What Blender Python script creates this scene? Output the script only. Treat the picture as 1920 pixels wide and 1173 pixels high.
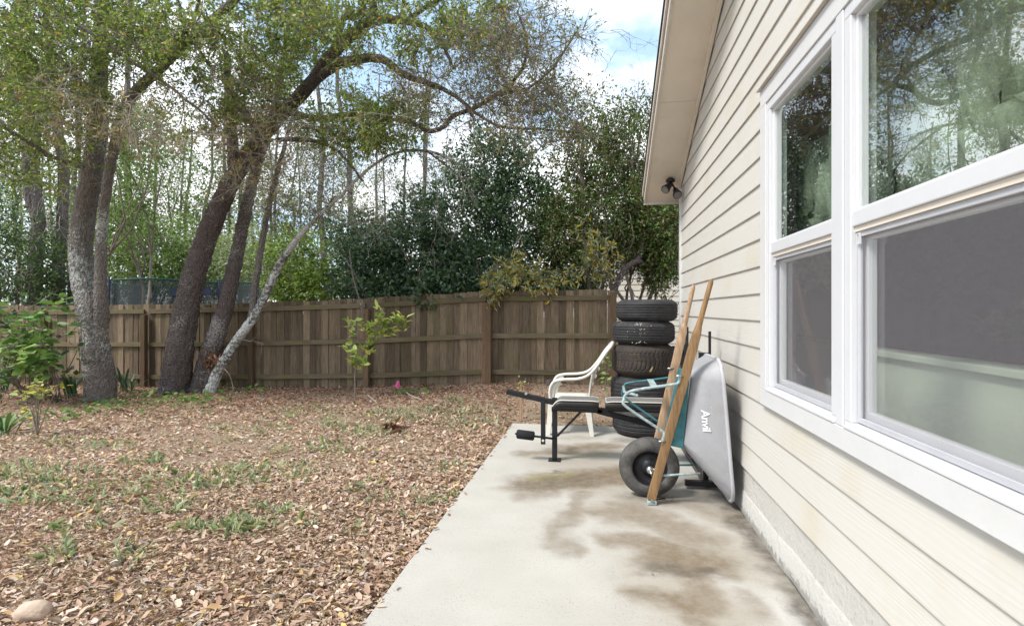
import bpy, bmesh, math, random
import numpy as np
from mathutils import Vector, Matrix

# ------------------------------------------------------------------ camera, sky, sun, exposure
for o in list(bpy.data.objects): bpy.data.objects.remove(o)
scene = bpy.context.scene
COL = scene.collection
FPX = 1000.0; UC = 960.0; VH = 581.0; HC = 1.48
TH = math.atan(160 / FPX); CT, ST = math.cos(TH), math.sin(TH)
cd = bpy.data.cameras.new('camera'); cam = bpy.data.objects.new('camera', cd); COL.objects.link(cam)
cd.sensor_width = 36; cd.lens = 36 * FPX / 1920; cd.clip_start = 0.05; cd.clip_end = 2000
cd.shift_y = -5.5 / 1920
cam.location = (0, 0, HC); cam.rotation_euler = (math.pi / 2, 0, TH)
scene.camera = cam

SUN_EL, SUN_AZ = math.radians(52), math.radians(-128)      # azimuth clockwise from +Y
world = bpy.data.worlds.new('World'); scene.world = world; world.use_nodes = True
nt = world.node_tree; nt.nodes.clear()
wo = nt.nodes.new('ShaderNodeOutputWorld'); bg = nt.nodes.new('ShaderNodeBackground')
sky = nt.nodes.new('ShaderNodeTexSky'); sky.sky_type = 'NISHITA'; sky.sun_disc = False
sky.sun_elevation = SUN_EL; sky.sun_rotation = SUN_AZ; sky.air_density = 1.0; sky.dust_density = 1.2; sky.ozone_density = 1.5
tc = nt.nodes.new('ShaderNodeTexCoord'); mp = nt.nodes.new('ShaderNodeMapping')
mp.inputs['Scale'].default_value = (1.0, 1.0, 1.7); mp.inputs['Location'].default_value = (0.4, 0.6, 0.55)
cn = nt.nodes.new('ShaderNodeTexNoise'); cn.inputs['Scale'].default_value = 2.6; cn.inputs['Detail'].default_value = 9
cn.inputs['Roughness'].default_value = 0.55; cn.inputs['Distortion'].default_value = 0.3
cr = nt.nodes.new('ShaderNodeValToRGB'); cr.color_ramp.elements[0].position = 0.43; cr.color_ramp.elements[1].position = 0.58
mx = nt.nodes.new('ShaderNodeMix'); mx.data_type = 'RGBA'
cl2 = nt.nodes.new('ShaderNodeTexNoise'); cl2.inputs['Scale'].default_value = 4.2; cl2.inputs['Detail'].default_value = 7
nt.links.new(mp.outputs['Vector'], cl2.inputs['Vector'])
cc2 = nt.nodes.new('ShaderNodeMix'); cc2.data_type = 'RGBA'; cc2.inputs['A'].default_value = (4.3, 4.5, 4.8, 1); cc2.inputs['B'].default_value = (6.6, 6.6, 6.6, 1)
nt.links.new(cl2.outputs['Fac'], cc2.inputs['Factor']); nt.links.new(cc2.outputs['Result'], mx.inputs['B'])
nt.links.new(tc.outputs['Generated'], mp.inputs['Vector']); nt.links.new(mp.outputs['Vector'], cn.inputs['Vector'])
nt.links.new(cn.outputs['Fac'], cr.inputs['Fac']); nt.links.new(cr.outputs['Color'], mx.inputs['Factor'])
hz = nt.nodes.new('ShaderNodeMix'); hz.data_type = 'RGBA'; hz.inputs['Factor'].default_value = .6; hz.inputs['B'].default_value = (2.5, 3.5, 4.3, 1)
nt.links.new(sky.outputs['Color'], hz.inputs['A']); nt.links.new(hz.outputs['Result'], mx.inputs['A']); nt.links.new(mx.outputs['Result'], bg.inputs['Color'])
bg.inputs['Strength'].default_value = 0.15
nt.links.new(bg.outputs['Background'], wo.inputs['Surface'])
sl = bpy.data.lights.new('sun', 'SUN'); sun = bpy.data.objects.new('sun', sl); COL.objects.link(sun)
sl.energy = 2.2; sl.angle = math.radians(14); sl.color = (1, 0.96, 0.90)
sd = Vector((math.sin(SUN_AZ) * math.cos(SUN_EL), math.cos(SUN_AZ) * math.cos(SUN_EL), math.sin(SUN_EL)))
sun.rotation_euler = sd.to_track_quat('Z', 'Y').to_euler(); sun.location = (-6, -6, 12)
vs = scene.view_settings; vs.view_transform = 'Standard'; vs.look = 'None'; vs.gamma = 1; vs.use_curve_mapping = False
vs.exposure = 1.05
try:
    scene.cycles.use_denoising = True
    scene.cycles.max_bounces = 6; scene.cycles.diffuse_bounces = 3; scene.cycles.glossy_bounces = 2; scene.cycles.transmission_bounces = 3; scene.cycles.transparent_max_bounces = 14
    scene.cycles.sample_clamp_indirect = 8; scene.cycles.use_adaptive_sampling = True; scene.cycles.adaptive_threshold = .02
except Exception: pass

# ------------------------------------------------------------------ helpers
rng = np.random.default_rng(7); random.seed(7)
def P(u, v, D):
    r = (u - UC) / FPX * D
    return Vector((-ST * D + CT * r, CT * D + ST * r, HC + (VH - v) / FPX * D))
def ground_z(x, y):
    x = np.asarray(x, float); y = np.asarray(y, float)
    F = np.interp(x, [-30, -9.2, -6.8, -4.3, -1.95, 0.3, 8], [-.2, -.12, -.08, .0, .13, .14, .1])
    s = np.clip((y - 1.0) / 8.7, 0, 1.15); n = -.045
    z = n * (1 - s) + F * s + 0.012 * np.sin(x * 2.1) * np.cos(y * 1.7)
    dist = np.hypot(np.maximum(-1.097 - x, 0), np.maximum(y - 6.9, 0)); return np.minimum(z, -.03 + .06 * dist)
def G(u, v):                      # ground point seen at a pixel
    D = 8.0
    for _ in range(30):
        p = P(u, v, D); z = float(ground_z(p.x, p.y)); D = (HC - z) / ((v - VH) / FPX)
    return P(u, v, D)
def S(r, g, b):
    f = lambda c: ((c / 255 + .055) / 1.055) ** 2.4 if c > 10 else c / 255 / 12.92
    return (f(r), f(g), f(b))

def tag(o, label=None, cat=None, group=None, kind=None):
    if label: o['label'] = label
    if cat: o['category'] = cat
    if group: o['group'] = group
    if kind: o['kind'] = kind
    return o
def empty(name, loc=(0, 0, 0), label=None, cat=None, group=None, kind=None):
    o = bpy.data.objects.new(name, None); COL.objects.link(o); o.location = loc; o.empty_display_size = .1
    return tag(o, label, cat, group, kind)
def link(name, me, parent=None, mat=None, smooth=False):
    o = bpy.data.objects.new(name, me); COL.objects.link(o)
    if mat is not None and not me.materials: me.materials.append(mat)
    if smooth: me.polygons.foreach_set('use_smooth', [True] * len(me.polygons))
    if parent is not None:
        o.parent = parent; o.matrix_parent_inverse = inv_of(parent)
    return o
def world_of(o):
    m = o.matrix_basis.copy()
    if o.parent: m = world_of(o.parent) @ o.matrix_parent_inverse @ m
    return m
def inv_of(o): return world_of(o).inverted()

class MB:
    """collects triangles/quads; all coordinates in the world"""
    def __init__(s): s.v = []; s.f = []
    def add(s, vs, fs):
        n = len(s.v); s.v += [tuple(p) for p in vs]; s.f += [tuple(i + n for i in q) for q in fs]; return s
    def hexa(s, p):                # 8 corners: 0-3 bottom loop, 4-7 top loop
        return s.add(p, [(3, 2, 1, 0), (4, 5, 6, 7), (0, 1, 5, 4), (1, 2, 6, 5), (2, 3, 7, 6), (3, 0, 4, 7)])
    def box(s, x0, x1, y0, y1, z0, z1):
        return s.hexa([(x0, y0, z0), (x1, y0, z0), (x1, y1, z0), (x0, y1, z0), (x0, y0, z1), (x1, y0, z1), (x1, y1, z1), (x0, y1, z1)])
    def bar(s, a, b, w, t, up=(0, 0, 1)):      # square bar from a to b
        a = Vector(a); b = Vector(b); d = (b - a).normalized(); up = Vector(up)
        if abs(d.dot(up)) > .98: up = Vector((0, 1, 0))
        x = d.cross(up).normalized() * w / 2; y = x.cross(d).normalized() * t / 2
        return s.hexa([a - x - y, a + x - y, a + x + y, a - x + y, b - x - y, b + x - y, b + x + y, b - x + y])
    def tube(s, pts, rad, n=8, cap=True, jit=0):
        pts = [Vector(p) for p in pts]; m = len(pts)
        if not hasattr(rad, '__len__'): rad = [rad] * m
        base = len(s.v); prev = None
        for i, p in enumerate(pts):
            t = (pts[min(i + 1, m - 1)] - pts[max(i - 1, 0)]).normalized()
            if prev is None:
                a = Vector((1, 0, 0)) if abs(t.x) < .8 else Vector((0, 1, 0)); x = (a - t * a.dot(t)).normalized()
            else: x = (prev - t * prev.dot(t)).normalized()
            prev = x; y = t.cross(x)
            for k in range(n):
                an = 2 * math.pi * k / n; r = rad[i] * (1 + (random.uniform(-jit, jit) if jit else 0))
                s.v.append(tuple(p + x * (r * math.cos(an)) + y * (r * math.sin(an))))
        for i in range(m - 1):
            for k in range(n):
                k2 = (k + 1) % n; a = base + i * n
                s.f.append((a + k, a + k2, a + n + k2, a + n + k))
        if cap:
            s.f.append(tuple(base + k for k in reversed(range(n)))); s.f.append(tuple(base + (m - 1) * n + k for k in range(n)))
        return s
    def lathe(s, prof, n=32, c=(0, 0, 0), axis='Z', closed=False):
        base = len(s.v); m = len(prof); c = Vector(c)
        for k in range(n):
            an = 2 * math.pi * k / n; ca, sa = math.cos(an), math.sin(an)
            for r, h in prof:
                q = (r * ca, r * sa, h) if axis == 'Z' else (r * ca, h, r * sa) if axis == 'Y' else (h, r * ca, r * sa)
                s.v.append(tuple(c + Vector(q)))
        for k in range(n):
            a = base + k * m; b = base + ((k + 1) % n) * m
            for j in range(m if closed else m - 1):
                j2 = (j + 1) % m; s.f.append((a + j, b + j, b + j2, a + j2))
        return s
    def mesh(s, name):
        me = bpy.data.meshes.new(name); me.from_pydata(s.v, [], s.f); me.update()
        bm = bmesh.new(); bm.from_mesh(me); bmesh.ops.recalc_face_normals(bm, faces=bm.faces); bm.to_mesh(me); bm.free()
        return me
    def build(s, name, mat, parent=None, smooth=False, bevel=0, seg=2):
        o = link(name, s.mesh(name), parent, mat, smooth)
        if bevel:
            b = o.modifiers.new('bevel', 'BEVEL'); b.width = bevel; b.segments = seg; b.limit_method = 'ANGLE'; b.angle_limit = math.radians(40)
        return o
def autosmooth(o, deg=40):
    me = o.data; me.polygons.foreach_set('use_smooth', [True] * len(me.polygons))
    bm = bmesh.new(); bm.from_mesh(me); lim = math.radians(deg)
    for e in bm.edges:
        if len(e.link_faces) == 2 and e.calc_face_angle(0) > lim: e.smooth = False
    bm.to_mesh(me); bm.free(); return o

def np_mesh(name, V, F, cols=None):
    """V (n,3), F (m,3) int triangles, cols (n,3) linear colour per vertex"""
    me = bpy.data.meshes.new(name); V = np.ascontiguousarray(V, np.float32); F = np.ascontiguousarray(F, np.int32)
    me.vertices.add(len(V)); me.vertices.foreach_set('co', V.ravel())
    me.loops.add(F.size); me.loops.foreach_set('vertex_index', F.ravel())
    me.polygons.add(len(F)); me.polygons.foreach_set('loop_start', np.arange(0, F.size, 3, dtype=np.int32))
    try: me.polygons.foreach_set('loop_total', np.full(len(F), 3, np.int32))
    except Exception: pass
    if cols is not None:
        at = me.color_attributes.new('Col', 'FLOAT_COLOR', 'POINT')
        c = np.ones((len(V), 4), np.float32); c[:, :3] = cols; at.data.foreach_set('color', c.ravel())
    me.update(calc_edges=True); me.validate(); return me

def unit(a): return a / np.maximum(np.linalg.norm(a, axis=-1, keepdims=True), 1e-9)
def leaf_arrays(C, Dr, L, W, cols, rich=False, curl=.15, nrm=None):
    """leaf blades: base at C, pointing along Dr; returns V, F, cols"""
    n = len(C); Dr = unit(Dr)
    if nrm is None: nrm = rng.normal(size=(n, 3)); nrm[:, 2] += .8
    side = unit(np.cross(Dr, nrm)); up = np.cross(side, Dr)
    L = np.broadcast_to(L, (n,))[:, None]; W = np.broadcast_to(W, (n,))[:, None]
    if not rich:
        cu = rng.uniform(-curl, curl * 2, (n, 1))
        v = np.stack([C, C + Dr * L * .45 + side * W * .5 + up * L * cu, C + Dr * L, C + Dr * L * .45 - side * W * .5 + up * L * cu], 1)
        f = np.array([[0, 1, 2], [0, 2, 3]])
    else:
        c1 = rng.uniform(-curl, curl * 2, (n, 1)); c2 = rng.uniform(-curl, curl * 2.2, (n, 1)); tw = rng.uniform(-.3, .3, (n, 1))
        v = np.stack([C, C + Dr * L * .3 + side * W * .46 + up * L * c1, C + Dr * L * .33, C + Dr * L * .3 - side * W * .46 + up * L * (c1 + tw * .3),
                      C + Dr * L * .68 + side * W * .40 + up * L * c2, C + Dr * L * .68 + up * L * (c2 * .4), C + Dr * L * .68 - side * W * .40 + up * L * (c2 + tw * .3),
                      C + Dr * L + up * L * c2 * .6], 1)
        f = np.array([[0, 1, 2], [0, 2, 3], [1, 4, 2], [2, 4, 5], [2, 5, 3], [3, 5, 6], [4, 7, 5], [5, 7, 6]])
    k = v.shape[1]
    F = (f[None] + (np.arange(n) * k)[:, None, None]).reshape(-1, 3)
    return v.reshape(-1, 3), F, np.repeat(cols, k, 0)
def merge(parts):
    V, F, Cc, off = [], [], [], 0
    for v, f, c in parts: V.append(v); F.append(f + off); Cc.append(c); off += len(v)
    return np.concatenate(V), np.concatenate(F), np.concatenate(Cc)
def palette(n, cols, wts, jit=.18):
    cols = np.array(cols); i = rng.choice(len(cols), n, p=np.array(wts) / sum(wts))
    return np.clip(cols[i] * rng.uniform(1 - jit, 1 + jit, (n, 1)) * rng.uniform(.94, 1.06, (n, 3)), 0, 1)
def twig_arrays(A, B, r, n=3):
    """thin straight prisms from A to B (N,3)"""
    N = len(A); d = unit(B - A); h = rng.normal(size=(N, 3)); x = unit(np.cross(d, h)); y = np.cross(d, x); r = np.broadcast_to(r, (N,))[:, None]
    ring = []
    for k in range(n):
        an = 2 * math.pi * k / n; o = x * math.cos(an) + y * math.sin(an); ring.append((A + o * r, B + o * r * .55))
    v = np.stack([q[0] for q in ring] + [q[1] for q in ring], 1)
    f = []
    for k in range(n): k2 = (k + 1) % n; f += [[k, k2, n + k2], [k, n + k2, n + k]]
    f = np.array(f); F = (f[None] + (np.arange(N) * 2 * n)[:, None, None]).reshape(-1, 3)
    return v.reshape(-1, 3), F, np.zeros((N * 2 * n, 3))

# ------------------------------------------------------------------ materials
def new_mat(name):
    m = bpy.data.materials.new(name); m.use_nodes = True; t = m.node_tree; b = t.nodes['Principled BSDF']; return m, t, b
def N(t, typ, **kw):
    n = t.nodes.new(typ)
    for k, v in kw.items():
        if k in n.inputs: n.inputs[k].default_value = v
        else: setattr(n, k, v)
    return n
def plain(name, col, rough=.6, metal=0, var=.12, scale=8, bump=.0, bscale=60, coord='Object', rand=0.0, stretch=(1, 1, 1), spec=.4):
    m, t, b = new_mat(name); L = t.links
    tc = N(t, 'ShaderNodeTexCoord'); mpn = N(t, 'ShaderNodeMapping'); mpn.inputs['Scale'].default_value = stretch
    L.new(tc.outputs[coord], mpn.inputs['Vector'])
    nz = N(t, 'ShaderNodeTexNoise', Scale=scale, Detail=6.0, Roughness=.65); L.new(mpn.outputs['Vector'], nz.inputs['Vector'])
    mr = N(t, 'ShaderNodeMapRange'); mr.inputs['From Min'].default_value = .3; mr.inputs['From Max'].default_value = .7
    mr.inputs['To Min'].default_value = 1 - var; mr.inputs['To Max'].default_value = 1 + var; L.new(nz.outputs['Fac'], mr.inputs['Value'])
    hs = N(t, 'ShaderNodeHueSaturation'); hs.inputs['Color'].default_value = (*col, 1)
    val = mr.outputs['Result']
    if rand:
        oi = N(t, 'ShaderNodeObjectInfo'); r2 = N(t, 'ShaderNodeMapRange'); r2.inputs['To Min'].default_value = 1 - rand; r2.inputs['To Max'].default_value = 1 + rand
        L.new(oi.outputs['Random'], r2.inputs['Value']); mu = N(t, 'ShaderNodeMath', operation='MULTIPLY'); L.new(val, mu.inputs[0]); L.new(r2.outputs['Result'], mu.inputs[1]); val = mu.outputs[0]
    L.new(val, hs.inputs['Value']); L.new(hs.outputs['Color'], b.inputs['Base Color'])
    b.inputs['Roughness'].default_value = rough; b.inputs['Metallic'].default_value = metal; b.inputs['Specular IOR Level'].default_value = spec
    if bump:
        n2 = N(t, 'ShaderNodeTexNoise', Scale=bscale, Detail=5.0); L.new(mpn.outputs['Vector'], n2.inputs['Vector'])
        bp = N(t, 'ShaderNodeBump', Strength=bump, Distance=.01); L.new(n2.outputs['Fac'], bp.inputs['Height']); L.new(bp.outputs['Normal'], b.inputs['Normal'])
    return m
def leaf_mat(name, trans=.35, rough=.45, spec=.3):
    m, t, b = new_mat(name); L = t.links
    at = N(t, 'ShaderNodeAttribute', attribute_name='Col'); L.new(at.outputs['Color'], b.inputs['Base Color'])
    b.inputs['Roughness'].default_value = rough; b.inputs['Specular IOR Level'].default_value = spec
    tr = N(t, 'ShaderNodeBsdfTranslucent'); ms = N(t, 'ShaderNodeMixShader'); ms.inputs['Fac'].default_value = trans
    hs = N(t, 'ShaderNodeHueSaturation', Saturation=1.1, Value=1.5); L.new(at.outputs['Color'], hs.inputs['Color']); L.new(hs.outputs['Color'], tr.inputs['Color'])
    L.new(b.outputs['BSDF'], ms.inputs[1]); L.new(tr.outputs['BSDF'], ms.inputs[2]); L.new(ms.outputs['Shader'], t.nodes['Material Output'].inputs['Surface'])
    return m
def leaf_obj_mat(name, cols, trans=.3):
    """leaf colour picked per object"""
    m, t, b = new_mat(name); L = t.links
    oi = N(t, 'ShaderNodeObjectInfo'); cr = N(t, 'ShaderNodeValToRGB'); e = cr.color_ramp; e.interpolation = 'CONSTANT'
    for i, c in enumerate(cols):
        if i < 2: e.elements[i].position = i / len(cols); e.elements[i].color = (*c, 1)
        else: q = e.elements.new(i / len(cols)); q.color = (*c, 1)
    L.new(oi.outputs['Random'], cr.inputs['Fac']); L.new(cr.outputs['Color'], b.inputs['Base Color']); b.inputs['Roughness'].default_value = .5
    tr = N(t, 'ShaderNodeBsdfTranslucent'); ms = N(t, 'ShaderNodeMixShader'); ms.inputs['Fac'].default_value = trans
    L.new(cr.outputs['Color'], tr.inputs['Color']); L.new(b.outputs['BSDF'], ms.inputs[1]); L.new(tr.outputs['BSDF'], ms.inputs[2])
    L.new(ms.outputs['Shader'], t.nodes['Material Output'].inputs['Surface']); return m
def bark(name, c1, c2, lich=(.55, .56, .52), amt=.6, scale=6):
    m, t, b = new_mat(name); L = t.links
    tc = N(t, 'ShaderNodeTexCoord'); mpn = N(t, 'ShaderNodeMapping'); mpn.inputs['Scale'].default_value = (1, 1, .45); L.new(tc.outputs['Object'], mpn.inputs['Vector'])
    n1 = N(t, 'ShaderNodeTexNoise', Scale=scale * 3, Detail=8.0, Roughness=.7); L.new(mpn.outputs['Vector'], n1.inputs['Vector'])
    m1 = N(t, 'ShaderNodeMix', data_type='RGBA'); m1.inputs['A'].default_value = (*c1, 1); m1.inputs['B'].default_value = (*c2, 1); L.new(n1.outputs['Fac'], m1.inputs['Factor'])
    n2 = N(t, 'ShaderNodeTexNoise', Scale=scale * 2.6, Detail=7.0, Roughness=.75); mp2 = N(t, 'ShaderNodeMapping'); mp2.inputs['Scale'].default_value = (1, 1, 1.3); mp2.inputs['Location'].default_value = (3, 7, 1)
    L.new(tc.outputs['Object'], mp2.inputs['Vector']); L.new(mp2.outputs['Vector'], n2.inputs['Vector'])
    n3 = N(t, 'ShaderNodeTexNoise', Scale=1.3, Detail=2.0); L.new(tc.outputs['Object'], n3.inputs['Vector'])
    ad = N(t, 'ShaderNodeMath', operation='ADD'); L.new(n2.outputs['Fac'], ad.inputs[0]); mm = N(t, 'ShaderNodeMath', operation='MULTIPLY_ADD'); mm.inputs[1].default_value = .7; mm.inputs[2].default_value = -.35
    L.new(n3.outputs['Fac'], mm.inputs[0]); L.new(mm.outputs[0], ad.inputs[1])
    mr = N(t, 'ShaderNodeMapRange'); mr.inputs['From Min'].default_value = amt; mr.inputs['From Max'].default_value = amt + .06; L.new(ad.outputs[0], mr.inputs['Value'])
    m2 = N(t, 'ShaderNodeMix', data_type='RGBA'); L.new(mr.outputs['Result'], m2.inputs['Factor']); L.new(m1.outputs['Result'], m2.inputs['A']); m2.inputs['B'].default_value = (*lich, 1)
    L.new(m2.outputs['Result'], b.inputs['Base Color']); b.inputs['Roughness'].default_value = .9; b.inputs['Specular IOR Level'].default_value = .15
    vo = N(t, 'ShaderNodeTexVoronoi', Scale=scale * 5); L.new(mpn.outputs['Vector'], vo.inputs['Vector'])
    a2 = N(t, 'ShaderNodeMath', operation='ADD'); L.new(vo.outputs['Distance'], a2.inputs[0]); L.new(n1.outputs['Fac'], a2.inputs[1])
    bp = N(t, 'ShaderNodeBump', Strength=1.0, Distance=.05); L.new(a2.outputs[0], bp.inputs['Height']); L.new(bp.outputs['Normal'], b.inputs['Normal'])
    return m
def wood(name, c1, c2, axis=2, rand=.3, moss=None, scale=5, rough=.85, knots=False):
    """long grain along axis, per-object variation"""
    m, t, b = new_mat(name); L = t.links
    tc = N(t, 'ShaderNodeTexCoord'); oi = N(t, 'ShaderNodeObjectInfo'); sc = [9, 9, 9]; sc[axis] = .7
    cb = N(t, 'ShaderNodeCombineXYZ')
    for i in range(3): L.new(oi.outputs['Random'], cb.inputs[i])
    vm = N(t, 'ShaderNodeVectorMath', operation='MULTIPLY_ADD'); vm.inputs[1].default_value = (37, 53, 71); L.new(cb.outputs[0], vm.inputs[0]); L.new(tc.outputs['Object'], vm.inputs[2])
    mpn = N(t, 'ShaderNodeMapping'); mpn.inputs['Scale'].default_value = sc; L.new(vm.outputs[0], mpn.inputs['Vector'])
    n1 = N(t, 'ShaderNodeTexNoise', Scale=scale, Detail=8.0, Roughness=.65, Distortion=.6); L.new(mpn.outputs['Vector'], n1.inputs['Vector'])
    cr = N(t, 'ShaderNodeMapRange'); cr.inputs['From Min'].default_value = .28; cr.inputs['From Max'].default_value = .72; L.new(n1.outputs['Fac'], cr.inputs['Value'])
    m1 = N(t, 'ShaderNodeMix', data_type='RGBA'); m1.inputs['A'].default_value = (*c1, 1); m1.inputs['B'].default_value = (*c2, 1); L.new(cr.outputs['Result'], m1.inputs['Factor'])
    col = m1.outputs['Result']
    n0 = N(t, 'ShaderNodeTexNoise', Scale=2.2, Detail=4.0); L.new(vm.outputs[0], n0.inputs['Vector'])
    if moss:
        mk = N(t, 'ShaderNodeMapRange'); mk.inputs['From Min'].default_value = .5; mk.inputs['From Max'].default_value = .72; mk.inputs['To Max'].default_value = moss[1]; L.new(n0.outputs['Fac'], mk.inputs['Value'])
        m3 = N(t, 'ShaderNodeMix', data_type='RGBA'); L.new(mk.outputs['Result'], m3.inputs['Factor']); L.new(col, m3.inputs['A']); m3.inputs['B'].default_value = (*moss[0], 1); col = m3.outputs['Result']
    hs = N(t, 'ShaderNodeHueSaturation'); L.new(col, hs.inputs['Color']); r2 = N(t, 'ShaderNodeMapRange'); r2.inputs['To Min'].default_value = 1 - rand; r2.inputs['To Max'].default_value = 1 + rand
    L.new(oi.outputs['Random'], r2.inputs['Value']); L.new(r2.outputs['Result'], hs.inputs['Value'])
    L.new(hs.outputs['Color'], b.inputs['Base Color']); b.inputs['Roughness'].default_value = rough; b.inputs['Specular IOR Level'].default_value = .2
    bp = N(t, 'ShaderNodeBump', Strength=.5, Distance=.006); L.new(n1.outputs['Fac'], bp.inputs['Height']); L.new(bp.outputs['Normal'], b.inputs['Normal'])
    return m

M = {}
M['siding'] = None
def siding_mat(name, col):
    m, t, b = new_mat(name); L = t.links
    tc = N(t, 'ShaderNodeTexCoord'); oi = N(t, 'ShaderNodeObjectInfo')
    cb = N(t, 'ShaderNodeCombineXYZ')
    for i in range(3): L.new(oi.outputs['Random'], cb.inputs[i])
    vm = N(t, 'ShaderNodeVectorMath', operation='MULTIPLY_ADD'); vm.inputs[1].default_value = (31, 47, 5); L.new(cb.outputs[0], vm.inputs[0]); L.new(tc.outputs['Object'], vm.inputs[2])
    n0 = N(t, 'ShaderNodeTexNoise', Scale=1.6, Detail=5.0, Roughness=.6); L.new(vm.outputs[0], n0.inputs['Vector'])
    m1 = N(t, 'ShaderNodeMix', data_type='RGBA'); m1.inputs['A'].default_value = (*col, 1); m1.inputs['B'].default_value = (col[0] * .95, col[1] * .92, col[2] * .83, 1)
    mr = N(t, 'ShaderNodeMapRange'); mr.inputs['From Min'].default_value = .52; mr.inputs['From Max'].default_value = .72; L.new(n0.outputs['Fac'], mr.inputs['Value']); L.new(mr.outputs['Result'], m1.inputs['Factor'])
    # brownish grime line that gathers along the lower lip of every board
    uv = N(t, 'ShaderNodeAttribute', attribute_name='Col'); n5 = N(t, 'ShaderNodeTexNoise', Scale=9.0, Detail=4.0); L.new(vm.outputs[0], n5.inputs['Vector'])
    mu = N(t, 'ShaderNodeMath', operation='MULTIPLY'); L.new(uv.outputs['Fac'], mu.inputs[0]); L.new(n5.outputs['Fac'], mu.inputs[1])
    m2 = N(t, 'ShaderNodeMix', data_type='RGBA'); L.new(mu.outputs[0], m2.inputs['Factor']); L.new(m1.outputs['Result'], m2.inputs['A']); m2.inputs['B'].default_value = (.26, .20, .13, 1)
    L.new(m2.outputs['Result'], b.inputs['Base Color']); b.inputs['Roughness'].default_value = .55; b.inputs['Specular IOR Level'].default_value = .3
    mpn = N(t, 'ShaderNodeMapping'); mpn.inputs['Scale'].default_value = (6, 1.1, 13); L.new(vm.outputs[0], mpn.inputs['Vector'])
    wv = N(t, 'ShaderNodeTexWave', wave_type='BANDS', bands_direction='Z', Scale=1.1, Distortion=16.0, Detail=4.0); wv.inputs['Detail Scale'].default_value = .9; L.new(mpn.outputs['Vector'], wv.inputs['Vector'])
    n6 = N(t, 'ShaderNodeTexNoise', Scale=2.0); L.new(vm.outputs[0], n6.inputs['Vector']); m6 = N(t, 'ShaderNodeMath', operation='MULTIPLY'); L.new(wv.outputs['Fac'], m6.inputs[0]); L.new(n6.outputs['Fac'], m6.inputs[1])
    bp = N(t, 'ShaderNodeBump', Strength=.16, Distance=.004); L.new(m6.outputs[0], bp.inputs['Height']); L.new(bp.outputs['Normal'], b.inputs['Normal'])
    return m
M['siding'] = siding_mat('cream_siding', (.585, .56, .515))
M['trim'] = plain('white_trim', (.62, .615, .61), .45, var=.03, scale=5, bump=.08, bscale=40)
M['vinyl'] = plain('white_vinyl', (.63, .63, .645), .3, var=.02)
M['alu'] = plain('screen_frame_grey', (.55, .55, .58), .4, metal=.2, var=.05)
M['soffit'] = plain('soffit_paint', (.68, .61, .52), .6, var=.08, scale=1.2, bump=.08, bscale=30)
M['fascia'] = plain('fascia_paint', (.55, .50, .44), .55, var=.1, scale=4)
M['shingle'] = plain('roof_shingle', (.06, .05, .045), .9, var=.3, scale=40, bump=.5)
M['found'] = plain('painted_block', (.66, .64, .60), .8, var=.12, scale=5, bump=.9, bscale=22)
M['iron'] = plain('black_steel', (.012, .012, .015), .38, var=.2, scale=20)
M['pad'] = plain('grey_vinyl_pad', (.16, .155, .15), .55, var=.12, scale=30, bump=.15, bscale=200)
M['padside'] = plain('black_vinyl', (.015, .013, .014), .4, var=.2)
M['piping'] = plain('cream_piping', (.6, .56, .47), .5, var=.05)
M['foam'] = plain('black_foam', (.01, .01, .012), .85, var=.2, bump=.2, bscale=150)
M['resin'] = plain('white_resin', (.64, .615, .55), .4, var=.08, scale=12)
M['rubber'] = plain('tyre_rubber', (.026, .025, .027), .75, var=.35, scale=14, bump=.1, bscale=90)
M['rubber_brown'] = plain('dusty_tyre_rubber', (.036, .028, .024), .8, var=.4, scale=9, bump=.1, bscale=90)
M['steel'] = plain('bare_steel', (.45, .45, .44), .35, metal=.9, var=.2, scale=30)
M['teal'] = plain('teal_paint', (.035, .15, .175), .5, var=.35, scale=18, bump=.05)
M['teal_worn'] = plain('worn_teal_paint', (.30, .38, .39), .55, var=.45, scale=26, bump=.1)
M['tub'] = plain('grey_poly', (.33, .33, .345), .42, var=.09, scale=7, bump=.05, bscale=30)
def grime(m, col, thr=.55, soft=.15, amt=.7, scale=3.0, stretch=(1, 1, 1), detail=9.0):
    t = m.node_tree; b = t.nodes['Principled BSDF']; L = t.links; src = b.inputs['Base Color'].links[0].from_socket
    tc = N(t, 'ShaderNodeTexCoord'); mpn = N(t, 'ShaderNodeMapping'); mpn.inputs['Scale'].default_value = stretch; mpn.inputs['Location'].default_value = (5, 2, 9); L.new(tc.outputs['Object'], mpn.inputs['Vector'])
    n = N(t, 'ShaderNodeTexNoise', Scale=scale, Detail=detail, Roughness=.72); L.new(mpn.outputs['Vector'], n.inputs['Vector'])
    mr = N(t, 'ShaderNodeMapRange'); mr.inputs['From Min'].default_value = thr; mr.inputs['From Max'].default_value = thr + soft * 1.5; mr.inputs['To Max'].default_value = amt; L.new(n.outputs['Fac'], mr.inputs['Value'])
    q = N(t, 'ShaderNodeMix', data_type='RGBA'); L.new(mr.outputs['Result'], q.inputs['Factor']); L.new(src, q.inputs['A']); q.inputs['B'].default_value = (*col, 1); L.new(q.outputs['Result'], b.inputs['Base Color']); return m
M['lettering'] = plain('white_print', (.8, .8, .8), .5, var=.05)
M['handle'] = wood('handle_wood', S(172, 138, 98), S(105, 82, 60), 2, .1, None, 3, .6)
M['handle_pale'] = wood('weathered_handle_wood', S(190, 160, 130), S(120, 96, 74), 2, .1, None, 3, .7)
M['board'] = wood('fence_board_wood', (.095, .066, .043), (.265, .198, .135), 2, .42, ((.13, .12, .045), .45))
M['rail'] = wood('fence_rail_wood', (.10, .078, .048), (.20, .16, .10), 0, .15, ((.13, .125, .035), .7))
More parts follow.
